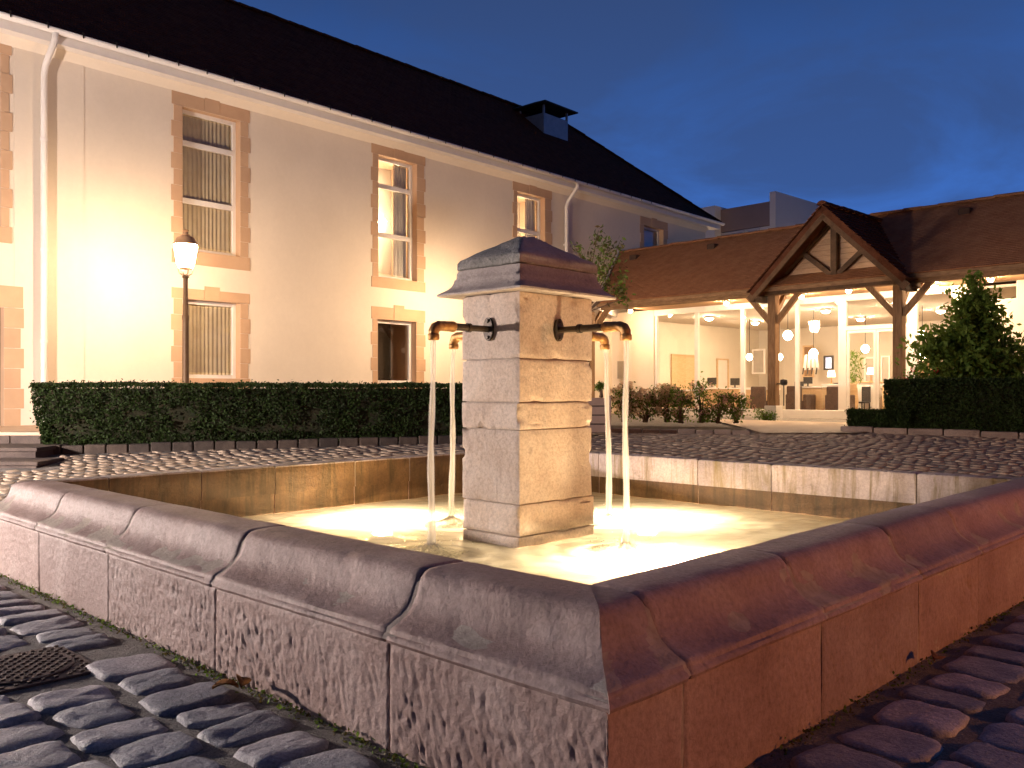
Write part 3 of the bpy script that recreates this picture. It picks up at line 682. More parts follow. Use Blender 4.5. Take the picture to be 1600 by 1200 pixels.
sx = FB.ray(131, 300)[0]; pj = MB(); pj.box((FB.ray(20, 300)[0] + .02, -.010, .3), (sx, -.002, ZE - .2)); pj.build('wall_pilaster', M['wall'], bld)
def curtain(mt, s0, s1, z0, z1, y, parent, amp=.025, per=.11, name='curtain'):
    mb = MB(); n = int((s1 - s0) / .012); ph = R.random() * 6
    for i in range(n + 1):
        x = s0 + (s1 - s0) * i / n; q = 2 * math.pi * (x / per) + .8 * math.sin(x * 9 + ph)
        for z, a in ((z0, 1), ((z0 + z1) / 2, .9), (z1, .5)): mb.v.append((x, y + amp * a * math.sin(q), z))
    for i in range(n):
        for j in range(2): a = i * 3 + j; mb.f.append((a, a + 3, a + 4, a + 1)); mb.mi.append(0)
    return mb.build(name, mt, parent, smooth=True)
for w in wins:
    s0, s1, z0, z1 = w['o']; t0, t1, u0, u1 = w['t']; D = .20; k = w['kind']
    fr = MB(); fw = .07; y0, y1 = D - .05, D + .02
    fr.box((s0, y0, z0), (s0 + fw, y1, z1)); fr.box((s1 - fw, y0, z0), (s1, y1, z1)); fr.box((s0 + fw, y0, z0), (s1 - fw, y1, z0 + fw)); fr.box((s0 + fw, y0, z1 - fw), (s1 - fw, y1, z1))
    hs = {3: (.36, .765), 2: (.55,), 1: ()}[w['n']]
    zr = [z0 + fw] + [z0 + (z1 - z0) * h_ for h_ in hs] + [z1 - fw]
    for h_ in zr[1:-1]: fr.box((s0 + fw, y0 - .004, h_ - .05), (s1 - fw, y1 - .004, h_ + .05))
    win = fr.build('window' if not w.get('door') else 'door', M['white'] if not w.get('door') else M['dtimber'], bld, bevel=.006); win['label'] = w['lab']
    for a, c in zip(zr[:-1], zr[1:]):
        p_ = MB(); p_.box((s0 + fw + .002, D - .012, a + .04), (s1 - fw - .002, D - .006, c - .04)); p_.build('pane', M['wglass'], win)
    rv = MB(); cc = [(s0, z0), (s1, z0), (s1, z1), (s0, z1)]
    for q in range(4):
        a, c = cc[q], cc[(q + 1) % 4]; rv.add([(a[0], 0, a[1]), (c[0], 0, c[1]), (c[0], .9, c[1]), (a[0], .9, a[1])], [(0, 3, 2, 1)])
    rv.build('reveal', M['trim'], win)
    rm = MB(); rm.box((s0 - .3, .92, z0 - .3), (s1 + .3, .98, z1 + .3))
    if k.startswith('lit'):
        rm.build('room_wall', M['lobby'], win)
        curtain(M['litcurtain'], s0 + .02, s0 + (s1 - s0) * .16, z0 + .02, z1 - .02, .36, win, name='curtain'); curtain(M['litcurtain'], s1 - (s1 - s0) * .36, s1 - .02, z0 + .02, z1 - .02, .34, win)
        for q, (fs, fz) in enumerate(((.42, .80), (.62, .52), (.40, .25)) if k == 'lit' else ((.4, .75), (.6, .4))):
            gl_ = MB(); cx_, cz_ = s0 + (s1 - s0) * fs, z0 + (z1 - z0) * fz
            gl_.lathe([(.02, .07), (.07, .05), (.10, 0), (.07, -.05), (.02, -.07)], (cx_, .72, cz_), 12); gl_.build('room_lamp', M['sconce'], win, smooth=True)
    else:
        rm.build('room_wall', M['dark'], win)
        if k != 'dark': curtain(M['curtain'] if k == 'curtain' else M['litcurtain'], s0 + .02, s1 - .02, z0 + .02, z1 - .02, .25, win, .014, .085)
    # trim: stones round the opening, alternately long and short
    st = MB; pr_ = .012
    def tstone(a0, a1, c0, c1, pr=pr_): o = MB(); o.box((a0, -pr, c0), (a1, .001, c1)); return o.build('trim_stone', M['trim'], win, bevel=.003)
    g_ = .003; ext = .055; ztop = min(u1, ZE - .10)
    nst = max(2, int(round((z1 - max(z0, .4)) / .31))); hh = (z1 - z0) / nst
    for i in range(nst):
        e_ = ext if i % 2 else 0
        tstone(t0 - ext * .2 + (0 if i % 2 else ext * .9), s0 - .001, z0 + i * hh + g_, z0 + (i + 1) * hh - g_)
        tstone(s1 + .001, t1 + ext * .2 - (0 if i % 2 else ext * .9), z0 + i * hh + g_, z0 + (i + 1) * hh - g_)
    md = (t0 + t1) / 2
    if w.get('key'):
        tstone(t0, md - .16, z1 + g_, ztop); tstone(md + .16, t1, z1 + g_, ztop); tstone(md - .155, md + .155, z1 + g_, ztop + .07, .02)
    else:
        tstone(t0, md - .16, z1 + g_, ztop); tstone(md + .16, t1, z1 + g_, ztop); tstone(md - .155, md + .155, z1 + g_, ztop + .05, .02)
    if not w.get('door') and z0 - u0 > .03: tstone(t0, t1, u0, z0 - g_, .02)
# roof
HW = 4.0; ov = .38; ZR = 1.1 + 417 / 1382 * 31.8; sl = (ZR - ZG) / (HW + ov)
SR1 = FB.ray(884, 195, HW)[0]
ZR = FB.ray(884, 195, HW)[1]
ze = ZG + .03; sl = (ZR - ze) / (HW + ov); SE = S1 + .42
rf = MB(); th_r = .10
ln = [(S0 - .4, -ov, ze), (SE, -ov, ze), (SR1, HW, ZR), (S0 - .4, HW, ZR), (SE, 2 * HW + ov, ze), (S0 - .4, 2 * HW + ov, ze)]
rf.add([(x, y, z - (.05 if i < 2 or i > 3 else .03)) for i, (x, y, z) in enumerate(ln)], [(0, 1, 2, 3), (1, 4, 2), (4, 5, 3, 2), (0, 3, 5)])
roof = rf.build('roof', M['tile'], bld)
def tilefield(eL, eR, rL, rR, zE, zR_, y0, y1, tw, ex, seed, th=.026):
    """eaves from x=eL..eR at y0,zE, ridge rL..rR at y1,zR_ (local frame)"""
    mb = MB(); rr = random.Random(seed); d = Vector((0, y1 - y0, zR_ - zE)); Ls = d.length; d.normalize(); nrm = Vector((0, -d.z, d.y)); rows = int(Ls / ex)
    for r_ in range(rows + 1):
        s_ = r_ * ex; f = s_ / Ls; a = eL + (rL - eL) * f; b_ = eR + (rR - eR) * f; x = a + (tw / 2 if r_ % 2 else 0) - tw
        lo = Vector((0, y0, zE)) + d * (s_ - .02); hi = Vector((0, y0, zE)) + d * min(Ls, s_ + ex * 1.15)
        while x < b_:
            x0, x1 = max(a, x + .004), min(b_, x + tw - .004)
            if x1 - x0 > .03:
                up = th + rr.uniform(-.15, .22) * th; up2 = .003; w_ = rr.uniform(-.004, .004)
                p = [lo + Vector((x0, 0, 0)) + nrm * up + d * w_, lo + Vector((x1, 0, 0)) + nrm * (up + rr.uniform(-.003, .003)) + d * w_, hi + Vector((x1, 0, 0)) + nrm * up2, hi + Vector((x0, 0, 0)) + nrm * up2]
                q = [p[0] - nrm * .02, p[1] - nrm * .02]
                mb.add(p + q, [(0, 1, 2, 3), (4, 5, 1, 0), (4, 0, 3), (5, 2, 1)])
            x += tw
    return mb
tf = tilefield(S0 - .4, SE, S0 - .4, SR1, ze, ZR, -ov, HW, .17, .11, 1, .018); tf.build('roof_tiles', M['tile'], bld)['kind'] = 'stuff'
def ridge_tiles(parent, p, q, mt, step=.36, r_=.10):
    p = Vector(p); q = Vector(q); n = int((q - p).length / step); d = (q - p) / n; mb = MB()
    for a in range(7):
        an = math.pi * a / 6
        for x, rr in ((0, r_ * 1.12), (1.08, r_)): mb.v.append((x * step, -math.cos(an) * rr, math.sin(an) * rr * .8 - .03))
    mb.f = [(2 * a, 2 * a + 1, 2 * a + 3, 2 * a + 2) for a in range(6)] + [tuple(2 * a for a in range(7))]; mb.mi = [0] * 7
    me = mb.mesh('ridge_tile', mt, fix=True)
    rot = Vector((1, 0, 0)).rotation_difference(d)
    for i in range(n):
        o = link(bpy.data.objects.new('ridge_tile', me), parent); o.location = p + d * i + Vector((0, 0, R.uniform(-.006, .01))); o.rotation_euler = d.to_track_quat('X', 'Z').to_euler()
ridge_tiles(bld, (FB.ray(330, 0, HW)[0], HW, ZR + .03), (SR1, HW, ZR + .03), M['tile']); ridge_tiles(bld, (SE, -ov, ze + .04), (SR1, HW, ZR + .04), M['tile'], .4, .09)
sf = MB(); sf.box((S0 - .4, -ov + .03, ZE - .13), (SE - .04, .02, ZE - .10)); sf.box((S0 - .4, -ov + .02, ZE - .14), (SE - .04, -ov + .045, ze - .03)); sf.build('soffit', M['white'], bld)
cv = MB(); cv.add([(S0, -.13, ZE - .131), (S1, -.13, ZE - .131), (S1, -.003, ZE - .27), (S0, -.003, ZE - .27)], [(0, 3, 2, 1)]); cv.build('cornice', M['wall'], bld)
gt = MB(); pts = 8
for x in (S0 - .45, SE + .02):
    for a in range(pts + 1): an = math.pi * a / pts; gt.v.append((x, -ov - .07 - .075 * math.cos(an), ze + .0 - .075 * math.sin(an)))
for a in range(pts): gt.f.append((a, a + 1, a + pts + 2, a + pts + 1)); gt.mi.append(0)
o = gt.build('gutter', M['white'], bld, smooth=True); so = o.modifiers.new('thick', 'SOLIDIFY'); so.thickness = .008
for i in range(34):
    x = FB.ray(10, 38, -ov)[0] + i * .55
    if x < SE - .3: b_ = MB(); b_.box((x, -ov - .155, ze - .05), (x + .02, -ov - .147, ze + .05)); b_.box((x, -ov - .147, ze + .042), (x + .02, -ov - .02, ze + .05)); b_.build('gutter_bracket', M['iron'], bld)
def downpipe(px, name='downpipe', y=-.10):
    s_ = FB.ray(px, 300)[0]; o = MB(); o.tube([(s_ + .03, -ov - .07, ze - .07), (s_ + .03, -ov - .07, ze - .17), (s_ - .01, y - .06, ze - .52), (s_ - .01, y, ze - .68), (s_ - .01, y, .3)], .05, 12)
    d_ = o.build(name, M['white'], bld, smooth=True, angle=50)
    for z in (5.2, 3.4, 1.9): c = MB(); c.lathe([(.058, 0), (.060, .01), (.060, .04), (.058, .05)], (s_ - .01, y, z), 12); c.box((s_ - .03, y, z + .005), (s_ + .01, -.001, z + .045)); c.build('pipe_clip', M['white'], d_)
downpipe(66); downpipe(881)
# roof vent
vx, vz = FB.ray(852, 214, 2.9); base = ze + (2.9 + ov) * sl
vent = MB(); vent.box((vx - .62, 2.45, base - .9), (vx + .62, 3.5, base + .30)); v0 = vent.build('vent_box', M['zinc'], bld, bevel=.01)
for a, c in ((-.59, 2.48), (.59, 2.48), (-.59, 3.47), (.59, 3.47)): q = MB(); q.box((vx + a - .03, c - .03, base + .30), (vx + a + .03, c + .03, base + .56)); q.build('vent_post', M['zinc'], v0)
q = MB(); q.add([(vx - .85, 2.2, base + .55), (vx + .85, 2.2, base + .55), (vx + .85, 3.75, base + .55), (vx - .85, 3.75, base + .55), (vx - .85, 2.2, base + .59), (vx + .85, 2.2, base + .59), (vx + .85, 3.75, base + .59), (vx - .85, 3.75, base + .59), (vx - .4, 3, base + .80), (vx + .4, 3, base + .80)],
      [(3, 2, 1, 0), (0, 1, 5, 4), (1, 2, 6, 5), (2, 3, 7, 6), (3, 0, 4, 7), (4, 5, 9, 8), (5, 6, 9), (6, 7, 8, 9), (7, 4, 8)]); q.build('vent_cowl', M['iron'], v0)

# landing, steps
stp = thing('entrance_steps', 'dark stone steps and landing at the left end of the hedge', 'steps', (-8, 11, 0))
for i, (x0, x1, y0, y1, z1) in enumerate(((-16, -6.35, 11.95, 15.0, .555), (-16, -5.95, 11.05, 11.95, .40), (-16, -5.62, 10.45, 11.05, .275))):
    b_ = MB(); b_.box((x0 + 8, y0 - 11, -.1), (x1 + 8, y1 - 11, z1 - .05)); b_.box((x0 + 8, y0 - 11.03, z1 - .048), (x1 + 8.03, y1 - 11.001, z1)); b_.build('step', M['slab'] if i == 0 else M['darkstone'], stp, bevel=.008)
    if i == 0:
        for q in range(9): c = MB(); c.box((x1 + 8 - .42 * (q + 1) + .01, y0 - 11.022, .40), (x1 + 8 - .42 * q - .01, y0 - 11.001, z1 - .052)); c.build('facing_stone', M['darkstone'], stp)

# ---------------------------------------------------------------- hedges
def hedge(p, q, thick, z0, z1, label, n, taper=.06, lean=.12, holes=0, parent=None, group='clipped hedges around the court'):
    p = Vector((p[0], p[1], 0)); q = Vector((q[0], q[1], 0)); d = q - p; ln_ = d.length; fr = Frame(p.x, p.y, d.x, d.y)
    t_ = thing('hedge', label, 'hedge', (p.x, p.y, z0), fr.rz, group); hh = z1 - z0
    def env(x, y, z):   # outward push of the clipped surface
        return (R.uniform(.02, .075) if R.random() < .03 else 0) + .045 * noise.noise(Vector((x * 1.7, y * 2, z * 2.3))) + .03 * noise.noise(Vector((x * 6, y * 6, z * 6)))
    P = []
    for _ in range(n):
        r_ = R.random(); x = R.uniform(0, ln_); y = R.uniform(0, thick); z = R.uniform(.0, hh)
        if r_ < .50: y = 0
        elif r_ < .80: z = hh
        elif r_ < .9: x = 0
        elif r_ < .96: x = ln_
        else: y = thick
        dp = abs(R.gauss(0, .028)); f = z / hh; pinch = (1 - f) ** 1.6 * lean
        e_ = env(x, y, z)
        if y == 0: y = pinch + dp - e_
        elif y == thick: y = thick - pinch * .6 - dp
        else: y = min(max(y, pinch), thick - pinch)
        if x == 0: x = pinch * 1.5 + dp - e_
        elif x == ln_: x = ln_ - pinch * .8 - dp + e_
        else: x = max(x, pinch * 1.5)
        if z == hh: z = hh - dp + e_ * .6
        if holes and noise.noise(Vector((x * 2.4, 5, z * 5))) > .28 and .25 < f < .75 and R.random() < .8: continue
        P.append((x, y, z))
    lv = leaves('hedge_leaves', np.array(P), .045, M['leaf'], t_, aspect=.45)
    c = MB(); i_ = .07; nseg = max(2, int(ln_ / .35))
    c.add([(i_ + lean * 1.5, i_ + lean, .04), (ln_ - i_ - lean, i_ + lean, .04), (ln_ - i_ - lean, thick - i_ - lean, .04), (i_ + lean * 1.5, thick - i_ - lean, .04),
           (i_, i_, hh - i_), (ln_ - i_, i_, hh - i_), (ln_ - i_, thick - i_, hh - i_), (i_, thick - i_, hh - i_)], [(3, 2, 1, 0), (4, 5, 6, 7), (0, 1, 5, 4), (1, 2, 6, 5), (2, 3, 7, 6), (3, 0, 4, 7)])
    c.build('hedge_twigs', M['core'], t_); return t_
hp = ((47 - CX) / F * 11.6, 11.6); hq = ((800 - CX) / F * 12.95, 12.95)
hedge(hp, hq, .95, ter(11.9) - .02, 1.215, 'long clipped dark hedge left of the fountain pillar below the building', 42000, holes=1)
def kerbline(p, q, name, z, n, label, h_=.11, w_=.12, mt='kerb'):
    d = Vector((q[0] - p[0], q[1] - p[1], 0)); fr = Frame(p[0], p[1], d.x, d.y); t_ = thing(name, label, 'kerb', (p[0], p[1], 0), fr.rz); L_ = d.length / n
    for i in range(n):
        X, Y = fr.w(i * L_ + L_ / 2, 0); b_ = MB(); zz = ter(Y) if z is None else z
        b_.box((i * L_ + .008, -w_, -.06 + zz), ((i + 1) * L_ - .008, 0, zz + h_ + R.uniform(-.008, .008))); b_.build('kerb_stone', M[mt], t_, bevel=.015)
kerbline((hp[0] - .1, hp[1] - .10), (hq[0], hq[1] - .16), 'stone_kerb', None, 24, 'low stone edging along the foot of the long left hedge', mt='darkkerb')
# right side hedges
bl_ = ground(1318, 676); br_ = ground(1900, 702)
fr2 = Frame(bl_[0], bl_[1], br_[0] - bl_[0], br_[1] - bl_[1])
zr_ = ter(bl_[1])
a_ = fr2.w(.02, .16); c_ = fr2.w(.98, .16)
zlow = H - (640 - HZ) / F * (a_[1])
hedge(a_, c_, .55, zr_, zlow, 'small low box hedge at the corner of the right hand bed', 7000, lean=.02)
a_ = fr2.w(fr2.ray(1381, 640, .2)[0], .2); c_ = fr2.w(fr2.ray(1760, 640, .2)[0], .2)
hedge(a_, c_, .9, zr_ + .02, H + (HZ - 593) / F * a_[1], 'tall clipped dark hedge at the right below the leafy shrub', 34000, lean=.03)
kerbline(fr2.w(-.05, .08), fr2.w(6.0, .08), 'stone_kerb', None, 12, 'stone edging along the foot of the right hand hedges', .10)
sl_ = MB(); q1 = fr2.w(-.03, .10); q2 = fr2.w(7, .10); q3 = fr2.w(7, 4.6); q4 = fr2.w(.15, 2.2)
sl_.add([(*p, zz) for zz in (ter(14), ter(14) + .05) for p in (q1, q2, q3, q4)], [(4, 5, 6, 7), (0, 1, 5, 4), (1, 2, 6, 5), (2, 3, 7, 6), (3, 0, 4, 7)])
tag(sl_.build('soil_bed', M['soil']), kind='structure')

# ---------------------------------------------------------------- pavilion
FP = Frame(6.03, 20.4, .6885, -.725); ZF = .435
pav = thing('entrance_pavilion', 'low glazed entrance pavilion with tiled roof and timber gabled porch', 'building', (FP.o[0], FP.o[1], 0), FP.rz)
ZB = FP.ray(1208, 462)[1]      # underside of the eaves beam
ZT0 = ZB + .19                 # roof eave
RW = 2.4; TR = FP.ray(1346, 341, RW)[0]; ZRR = FP.ray(1346, 341, RW)[1]
EO = -.30; TL0 = FP.ray(932, 470, EO)[0]; TL1 = FP.ray(967, 395, RW)[0]; TX = 9.
GW = 2.1                       # glass wall line
rf = MB(); k_ = (ZRR - ZT0) / (RW - EO)
rf.add([(TL0, EO, ZT0 - .03), (TX, EO, ZT0 - .03), (TX, RW, ZRR - .03), (TL1, RW, ZRR - .03), (TX, 2 * RW - EO, ZT0), (TL1, 2 * RW - EO, ZT0)], [(0, 1, 2, 3), (3, 2, 4, 5), (0, 3, 5), (1, 4, 2)])
rf.build('roof', M['tile2'], pav)
tf = tilefield(TL0, TX, TL1, TX, ZT0, ZRR, EO, RW, .13, .078, 5, .012); tf.build('roof_tiles', M['tile2'], pav)['kind'] = 'stuff'
ridge_tiles(pav, (TL1, RW, ZRR + .03), (TX, RW, ZRR + .03), M['tile2'], .38, .09)
vg = MB(); vg.beam((TL0 - .02, EO, ZT0 + .03), (TL1 - .02, RW, ZRR + .04), .09, .14); vg.build('verge_flashing', M['white'], pav)
vg = MB(); vg.add([(TL0 - .02, EO + .1, ZB), (TL0 - .02, EO + .1, ZT0 - .03), (TL1 - .02, RW, ZRR - .05), (TL1 - .02, RW, ZB)], [(0, 1, 2, 3)]); o = vg.build('gable_end', M['white'], pav); o.modifiers.new('t', 'SOLIDIFY').thickness = .04
b_ = MB(); b_.box((TL0, -.13, ZB), (TX, .07, ZB + .20)); b_.build('eaves_beam', M['timberh'], pav, bevel=.012)
b_ = MB(); b_.box((TL0, EO, ZT0 - .12), (TX, EO + .03, ZT0 - .03)); b_.build('fascia', M['timberh'], pav)
for px, py in ((1115, 395), (993, 411), (1510, 342)):
    for w_ in (1.0, 1.5, 2.0):
        t_, z_ = FP.ray(px, py, w_); zr2 = ZT0 + k_ * (w_ - EO)
        if z_ < zr2 + .05 or w_ == 2.0:
            v_ = MB(); v_.box((t_ - .12, w_ - .15, zr2 - .10), (t_ + .12, w_ + .12, zr2 + .06)); v_.build('vent_tile', M['dtimber'], pav, bevel=.02); break
# ceiling boards of the porch
for i in range(10):
    b_ = MB(); y0 = .075 + i * .2; b_.box((TL0, y0, ZB + .13), (TX, y0 + .194, ZB + .15)); b_.build('ceiling_board', M['soffit'], pav)
# posts
def post(t_, label, left=True, right=True):
    o = MB(); o.beam((t_, 0, ZF + .34), (t_, 0, ZB), .20, .20, (1, 0, 0)); p_ = o.build('post', M['timber'], pav, bevel=.018); p_['label'] = label
    b_ = MB(); b_.box((t_ - .15, -.15, ZF - .05), (t_ + .15, .15, ZF + .345)); b_.build('post_base', M['white'], p_, bevel=.015)
    for s_ in (-1, 1):
        b_ = MB(); b_.beam((t_ + s_ * .07, 0, ZB - .62), (t_ + s_ * .66, 0, ZB + .04), .11, .12); b_.build('brace', M['timber'], p_, bevel=.01)
    b_ = MB(); b_.beam((t_, .07, ZB - .45), (t_, .5, ZB + .05), .10, .10); b_.build('brace', M['timber'], p_, bevel=.01)
    return p_
P1 = post(0, 'left timber post of the gabled porch on a white base'); TP2 = FP.ray(1405, 500)[0]; P2 = post(TP2, 'right timber post of the gabled porch')
P0 = post(FP.ray(922, 500)[0], 'far left timber post half behind the fountain pillar')
b_ = MB(); b_.beam((.10, -.02, 1.28), (.30, -.10, 1.28), .03, .03); b_.build('light_bracket', M['black'], P1)
b_ = MB(); b_.lathe([(.03, .0), (.075, .02), (.085, .07), (.075, .13), (.02, .15)], (.33, -.12, 1.24), 12); b_.box((.32, -.13, .78), (.34, -.11, 1.25)); b_.build('spot_lamp', M['black'], P1)
# gable
GC = (TP2) / 2 + .06; GH = TP2 / 2 + .30; GO = -.60; TGa = FP.ray(1283, 318, GO)[1]; zg0 = ZB + .10
gb = thing('porch_gable', 'timber framed gable with steep tiled roof over the entrance between two posts', 'porch gable', (FP.o[0], FP.o[1], 0), FP.rz)
def gb_part(o, name, mt, **k): return o.build(name, mt, gb, **k)
yb = max(0, (TGa - ZT0) / k_ + EO) + .25
slp = (TGa - zg0 + .02) / GH
for s_ in (-1, 1):
    e0 = (GC + s_ * (GH + .03), zg0 - .05)
    o = MB(); a, c = Vector((GC, GO, TGa - .05)), Vector((e0[0], GO, e0[1])); a2, c2 = Vector((GC, yb, TGa - .05)), Vector((e0[0], .35, e0[1]))
    nn = Vector((s_ * slp, 0, 1)).normalized() * .11
    vs = [a, c, c2, a2]; o.add([*vs, *[v_ - nn for v_ in vs]], [(0, 1, 2, 3), (7, 6, 5, 4), (0, 4, 5, 1), (1, 5, 6, 2), (2, 6, 7, 3), (3, 7, 4, 0)]); gb_part(o, 'roof_slope', M['tile'], fix=True)
    # tiles on this slope
    mb = MB(); d = (c - a); Ls = d.length; d.normalize(); n3 = Vector((s_ * d.z * -s_ * s_, 0, abs(d.x))).normalized(); n3 = Vector((s_ * abs(d.z), 0, abs(d.x)))
    rows = int(Ls / .13)
    for r_ in range(rows + 1):
        p0 = a + d * (r_ * .13 - .02); p1 = a + d * min(Ls + .05, r_ * .13 + .15); f = r_ / rows; ye = yb + (.35 - yb) * f; y = GO - .03 + (.09 if r_ % 2 else 0)
        first = True
        yy = GO - .04 - R.uniform(0, .012)
        while yy < ye:
            y1 = min(ye, yy + (.09 if first and r_ % 2 else .18)); first = False
            up0 = .012; up1 = .040 + R.uniform(-.004, .008)
            q = [Vector((p0.x, yy + .004, p0.z)) + n3 * up0, Vector((p0.x, y1 - .004, p0.z)) + n3 * up0, Vector((p1.x, y1 - .004, p1.z)) + n3 * up1, Vector((p1.x, yy + .004, p1.z)) + n3 * up1]
            lo = [v_ - n3 * .022 for v_ in q]; mb.add(q + lo, [(0, 1, 2, 3), (3, 2, 6, 7), (0, 3, 7, 4), (1, 5, 6, 2)])
            yy = y1
    gb_part(mb, 'roof_tiles', M['tile'])['kind'] = 'stuff'
    o = MB(); q = Vector((0, .03, -.17)); o.beam(a + q + Vector((0, 0, -.02)), c + q, .05, .17, (0, 0, 1)); gb_part(o, 'barge_board', M['gtimber'])
    o = MB(); o.beam((GC, -.02, TGa - .22), (GC + s_ * GH, -.02, zg0 - .02), .13, .15); gb_part(o, 'rafter', M['gtimber'], bevel=.01)
    o = MB(); o.beam((GC + s_ * .05, -.03, zg0 + .22), (GC + s_ * .80, -.03, zg0 + .22 + .62), .10, .11); gb_part(o, 'strut', M['gtimber'], bevel=.01)
    for yy in (GO + .05, -.30):
        o = MB(); o.beam((e0[0] - s_ * .05, yy, e0[1] - .10), (e0[0] - s_ * .05, 0.1, e0[1] - .10), .12, .12); 
    gb_part(o, 'wall_plate', M['dtimber'], bevel=.01)
    o = MB(); o.beam((e0[0] - s_ * .08, GO + .02, e0[1] - .16), (e0[0] - s_ * .08, .0, e0[1] - .16), .13, .13); gb_part(o, 'purlin', M['dtimber'], bevel=.01)
o = MB(); o.beam((GC, -.03, zg0 + .08), (GC, -.03, TGa - .26), .15, .14, (1, 0, 0)); gb_part(o, 'king_post', M['gtimber'], bevel=.01)
o = MB(); o.box((GC - GH + .1, -.16, zg0 - .09), (GC + GH - .1, -.02 - .0, zg0 + .12)); gb_part(o, 'tie_beam', M['gtimber'], bevel=.015)
o = MB(); o.beam((GC, GO + .02, TGa - .20), (GC, .6, TGa - .20), .12, .14); gb_part(o, 'ridge_beam', M['dtimber'], bevel=.01)
nb = 11; zt_ = TGa - .3
for i in range(nb):
    z0 = zg0 + .10 + (zt_ - zg0 - .1) * i / nb; z1 = zg0 + .10 + (zt_ - zg0 - .1) * (i + 1) / nb - .004
    h0 = (TGa - .2 - z0) / slp - .02; h1 = max(.02, (TGa - .2 - z1) / slp - .02)
    o = MB(); o.add([(GC - h0, .055, z0), (GC + h0, .055, z0), (GC + h1, .075, z1), (GC - h1, .075, z1), (GC - h0, .085, z0), (GC + h0, .085, z0), (GC + h1, .09, z1), (GC - h1, .09, z1)],
          [(0, 1, 2, 3), (7, 6, 5, 4), (1, 0, 4, 5), (3, 2, 6, 7), (1, 5, 6, 2), (0, 3, 7, 4)]); gb_part(o, 'siding_board', M['board'])
ridge_tiles(gb, (GC, GO - .04, TGa), (GC, yb, TGa), M['tile'], .3, .10)
# walls, floor slab, plinth
ZGT = FP.ray(1130, 485, GW)[1]; tg = lambda px: FP.ray(px, 600, GW)[0]
TGL, TGR = tg(1022), tg(1497)
b_ = MB(); b_.box((TL1 - .6, GW - .02, ZF - .2), (TGL, GW + .2, ZB + .14)); b_.build('wall', M['wall'], pav)
b_ = MB(); wz0, wz1 = FP.ray(1550, 470, GW)[1], FP.ray(1550, 438, GW)[1]; wa, wb = tg(1514), tg(1590)
for a, c, d, e_ in ((TGR, wa, ZF - .2, ZB + .14), (wb, TX, ZF - .2, ZB + .14), (wa, wb, ZF - .2, wz0), (wa, wb, wz1, ZB + .14)): b_.box((a, GW, d), (c, GW + .2, e_))
b_.build('wall', M['wall'], pav)
wf = MB(); wf.box((wa, GW + .03, wz0), (wb, GW + .07, wz0 + .03)); wf.box((wa, GW + .03, wz1 - .03), (wb, GW + .07, wz1)); wf.box((wb - .03, GW + .03, wz0), (wb, GW + .07, wz1)); wf.box((wa, GW + .03, wz0), (wa + .03, GW + .07, wz1)); wo = wf.build('window', M['white'], pav)
q = MB(); q.box((wa + .03, GW + .045, wz0 + .03), (wb - .03, GW + .05, wz1 - .03)); q.build('pane', M['glass'], wo)
b_ = MB(); b_.box((TGL, GW - .05, ZF - .1), (TGR, GW + .15, FP.ray(1230, 640, GW)[1])); b_.build('plinth', M['white'], pav, bevel=.01)
ZP = FP.ray(1230, 640, GW)[1]
b_ = MB(); b_.box((TL0 - 1.2, -.9, ZF - .15), (TX, 9, ZF)); o = b_.build('porch_floor', M['slab'], pav, bevel=.01)
b_ = MB(); b_.box((-6.6, GW + .2, ZF), (TX, 10.4, ZF + .015)); b_.build('lobby_floor', M['lobbyfloor'], pav)
ZC = ZB + .02
b_ = MB(); b_.box((-6.6, GW + .15, ZC + .005), (TX, 10.6, ZC + .06)); b_.build('lobby_ceiling', M['lobbyceil'], pav)
b_ = MB(); b_.box((TGL - 3.3, 10.4, ZF), (TX, 10.55, ZC)); b_.box((TX - .1, GW + .2, ZF), (TX, 10.4, ZC)); b_.build('lobby_wall', M['lobby'], pav)
b_ = MB(); b_.box((-6.72, GW + .2, ZF), (-6.6, 10.4, ZC)); b_.build('lobby_wall', M['lobby'], pav)
FL = Frame(*FP.w(-6.6, 0), *FP.y)
b_ = MB(); b_.box((TGL, GW, ZGT), (TGR, GW + .08, ZB + .13)); b_.build('glazing_head', M['white'], pav)
mull = [(1025, .07), (1088, .11), (1160, .11), (1245, .09), (1316, .20), (1425, .22), (1494, .10)]
for px, w_ in mull: b_ = MB(); t_ = tg(px); b_.box((t_ - w_ / 2, GW - .005, ZP), (t_ + w_ / 2, GW + .085, ZGT)); b_.build('mullion', M['white'], pav)
for (a, wa_), (c, wc_) in zip(mull[:-1], mull[1:]):
    if a == 1316: continue
    q = MB(); q.box((tg(a) + wa_ / 2 + .001, GW + .03, ZP), (tg(c) - wc_ / 2 - .001, GW + .04, ZGT)); q.build('pane', M['glass'], pav)
zd = FP.ray(1370, 514, GW)[1]; ta, tb = tg(1316) + .10, tg(1425) - .11; tm = (ta + tb) / 2
b_ = MB(); b_.box((ta, GW + .0, zd), (tb, GW + .08, zd + .10)); b_.build('door_head', M['white'], pav)
q = MB(); q.box((ta, GW + .03, zd + .1), (tb, GW + .04, ZGT)); q.build('pane', M['glass'], pav)
for a, c in ((ta + .01, tm - .005), (tm + .005, tb - .01)):
    d_ = MB(); z0, z1 = ZF + .02, zd - .01
    d_.box((a, GW + .01, z0), (a + .06, GW + .05, z1)); d_.box((c - .06, GW + .01, z0), (c, GW + .05, z1)); d_.box((a + .06, GW + .01, z0), (c - .06, GW + .05, z0 + .1)); d_.box((a + .06, GW + .01, z1 - .06), (c - .06, GW + .05, z1))
    dd = d_.build('door', M['white'], pav); q = MB(); q.box((a + .061, GW + .025, z0 + .1), (c - .061, GW + .035, z1 - .06)); q.build('pane', M['glass'], dd)
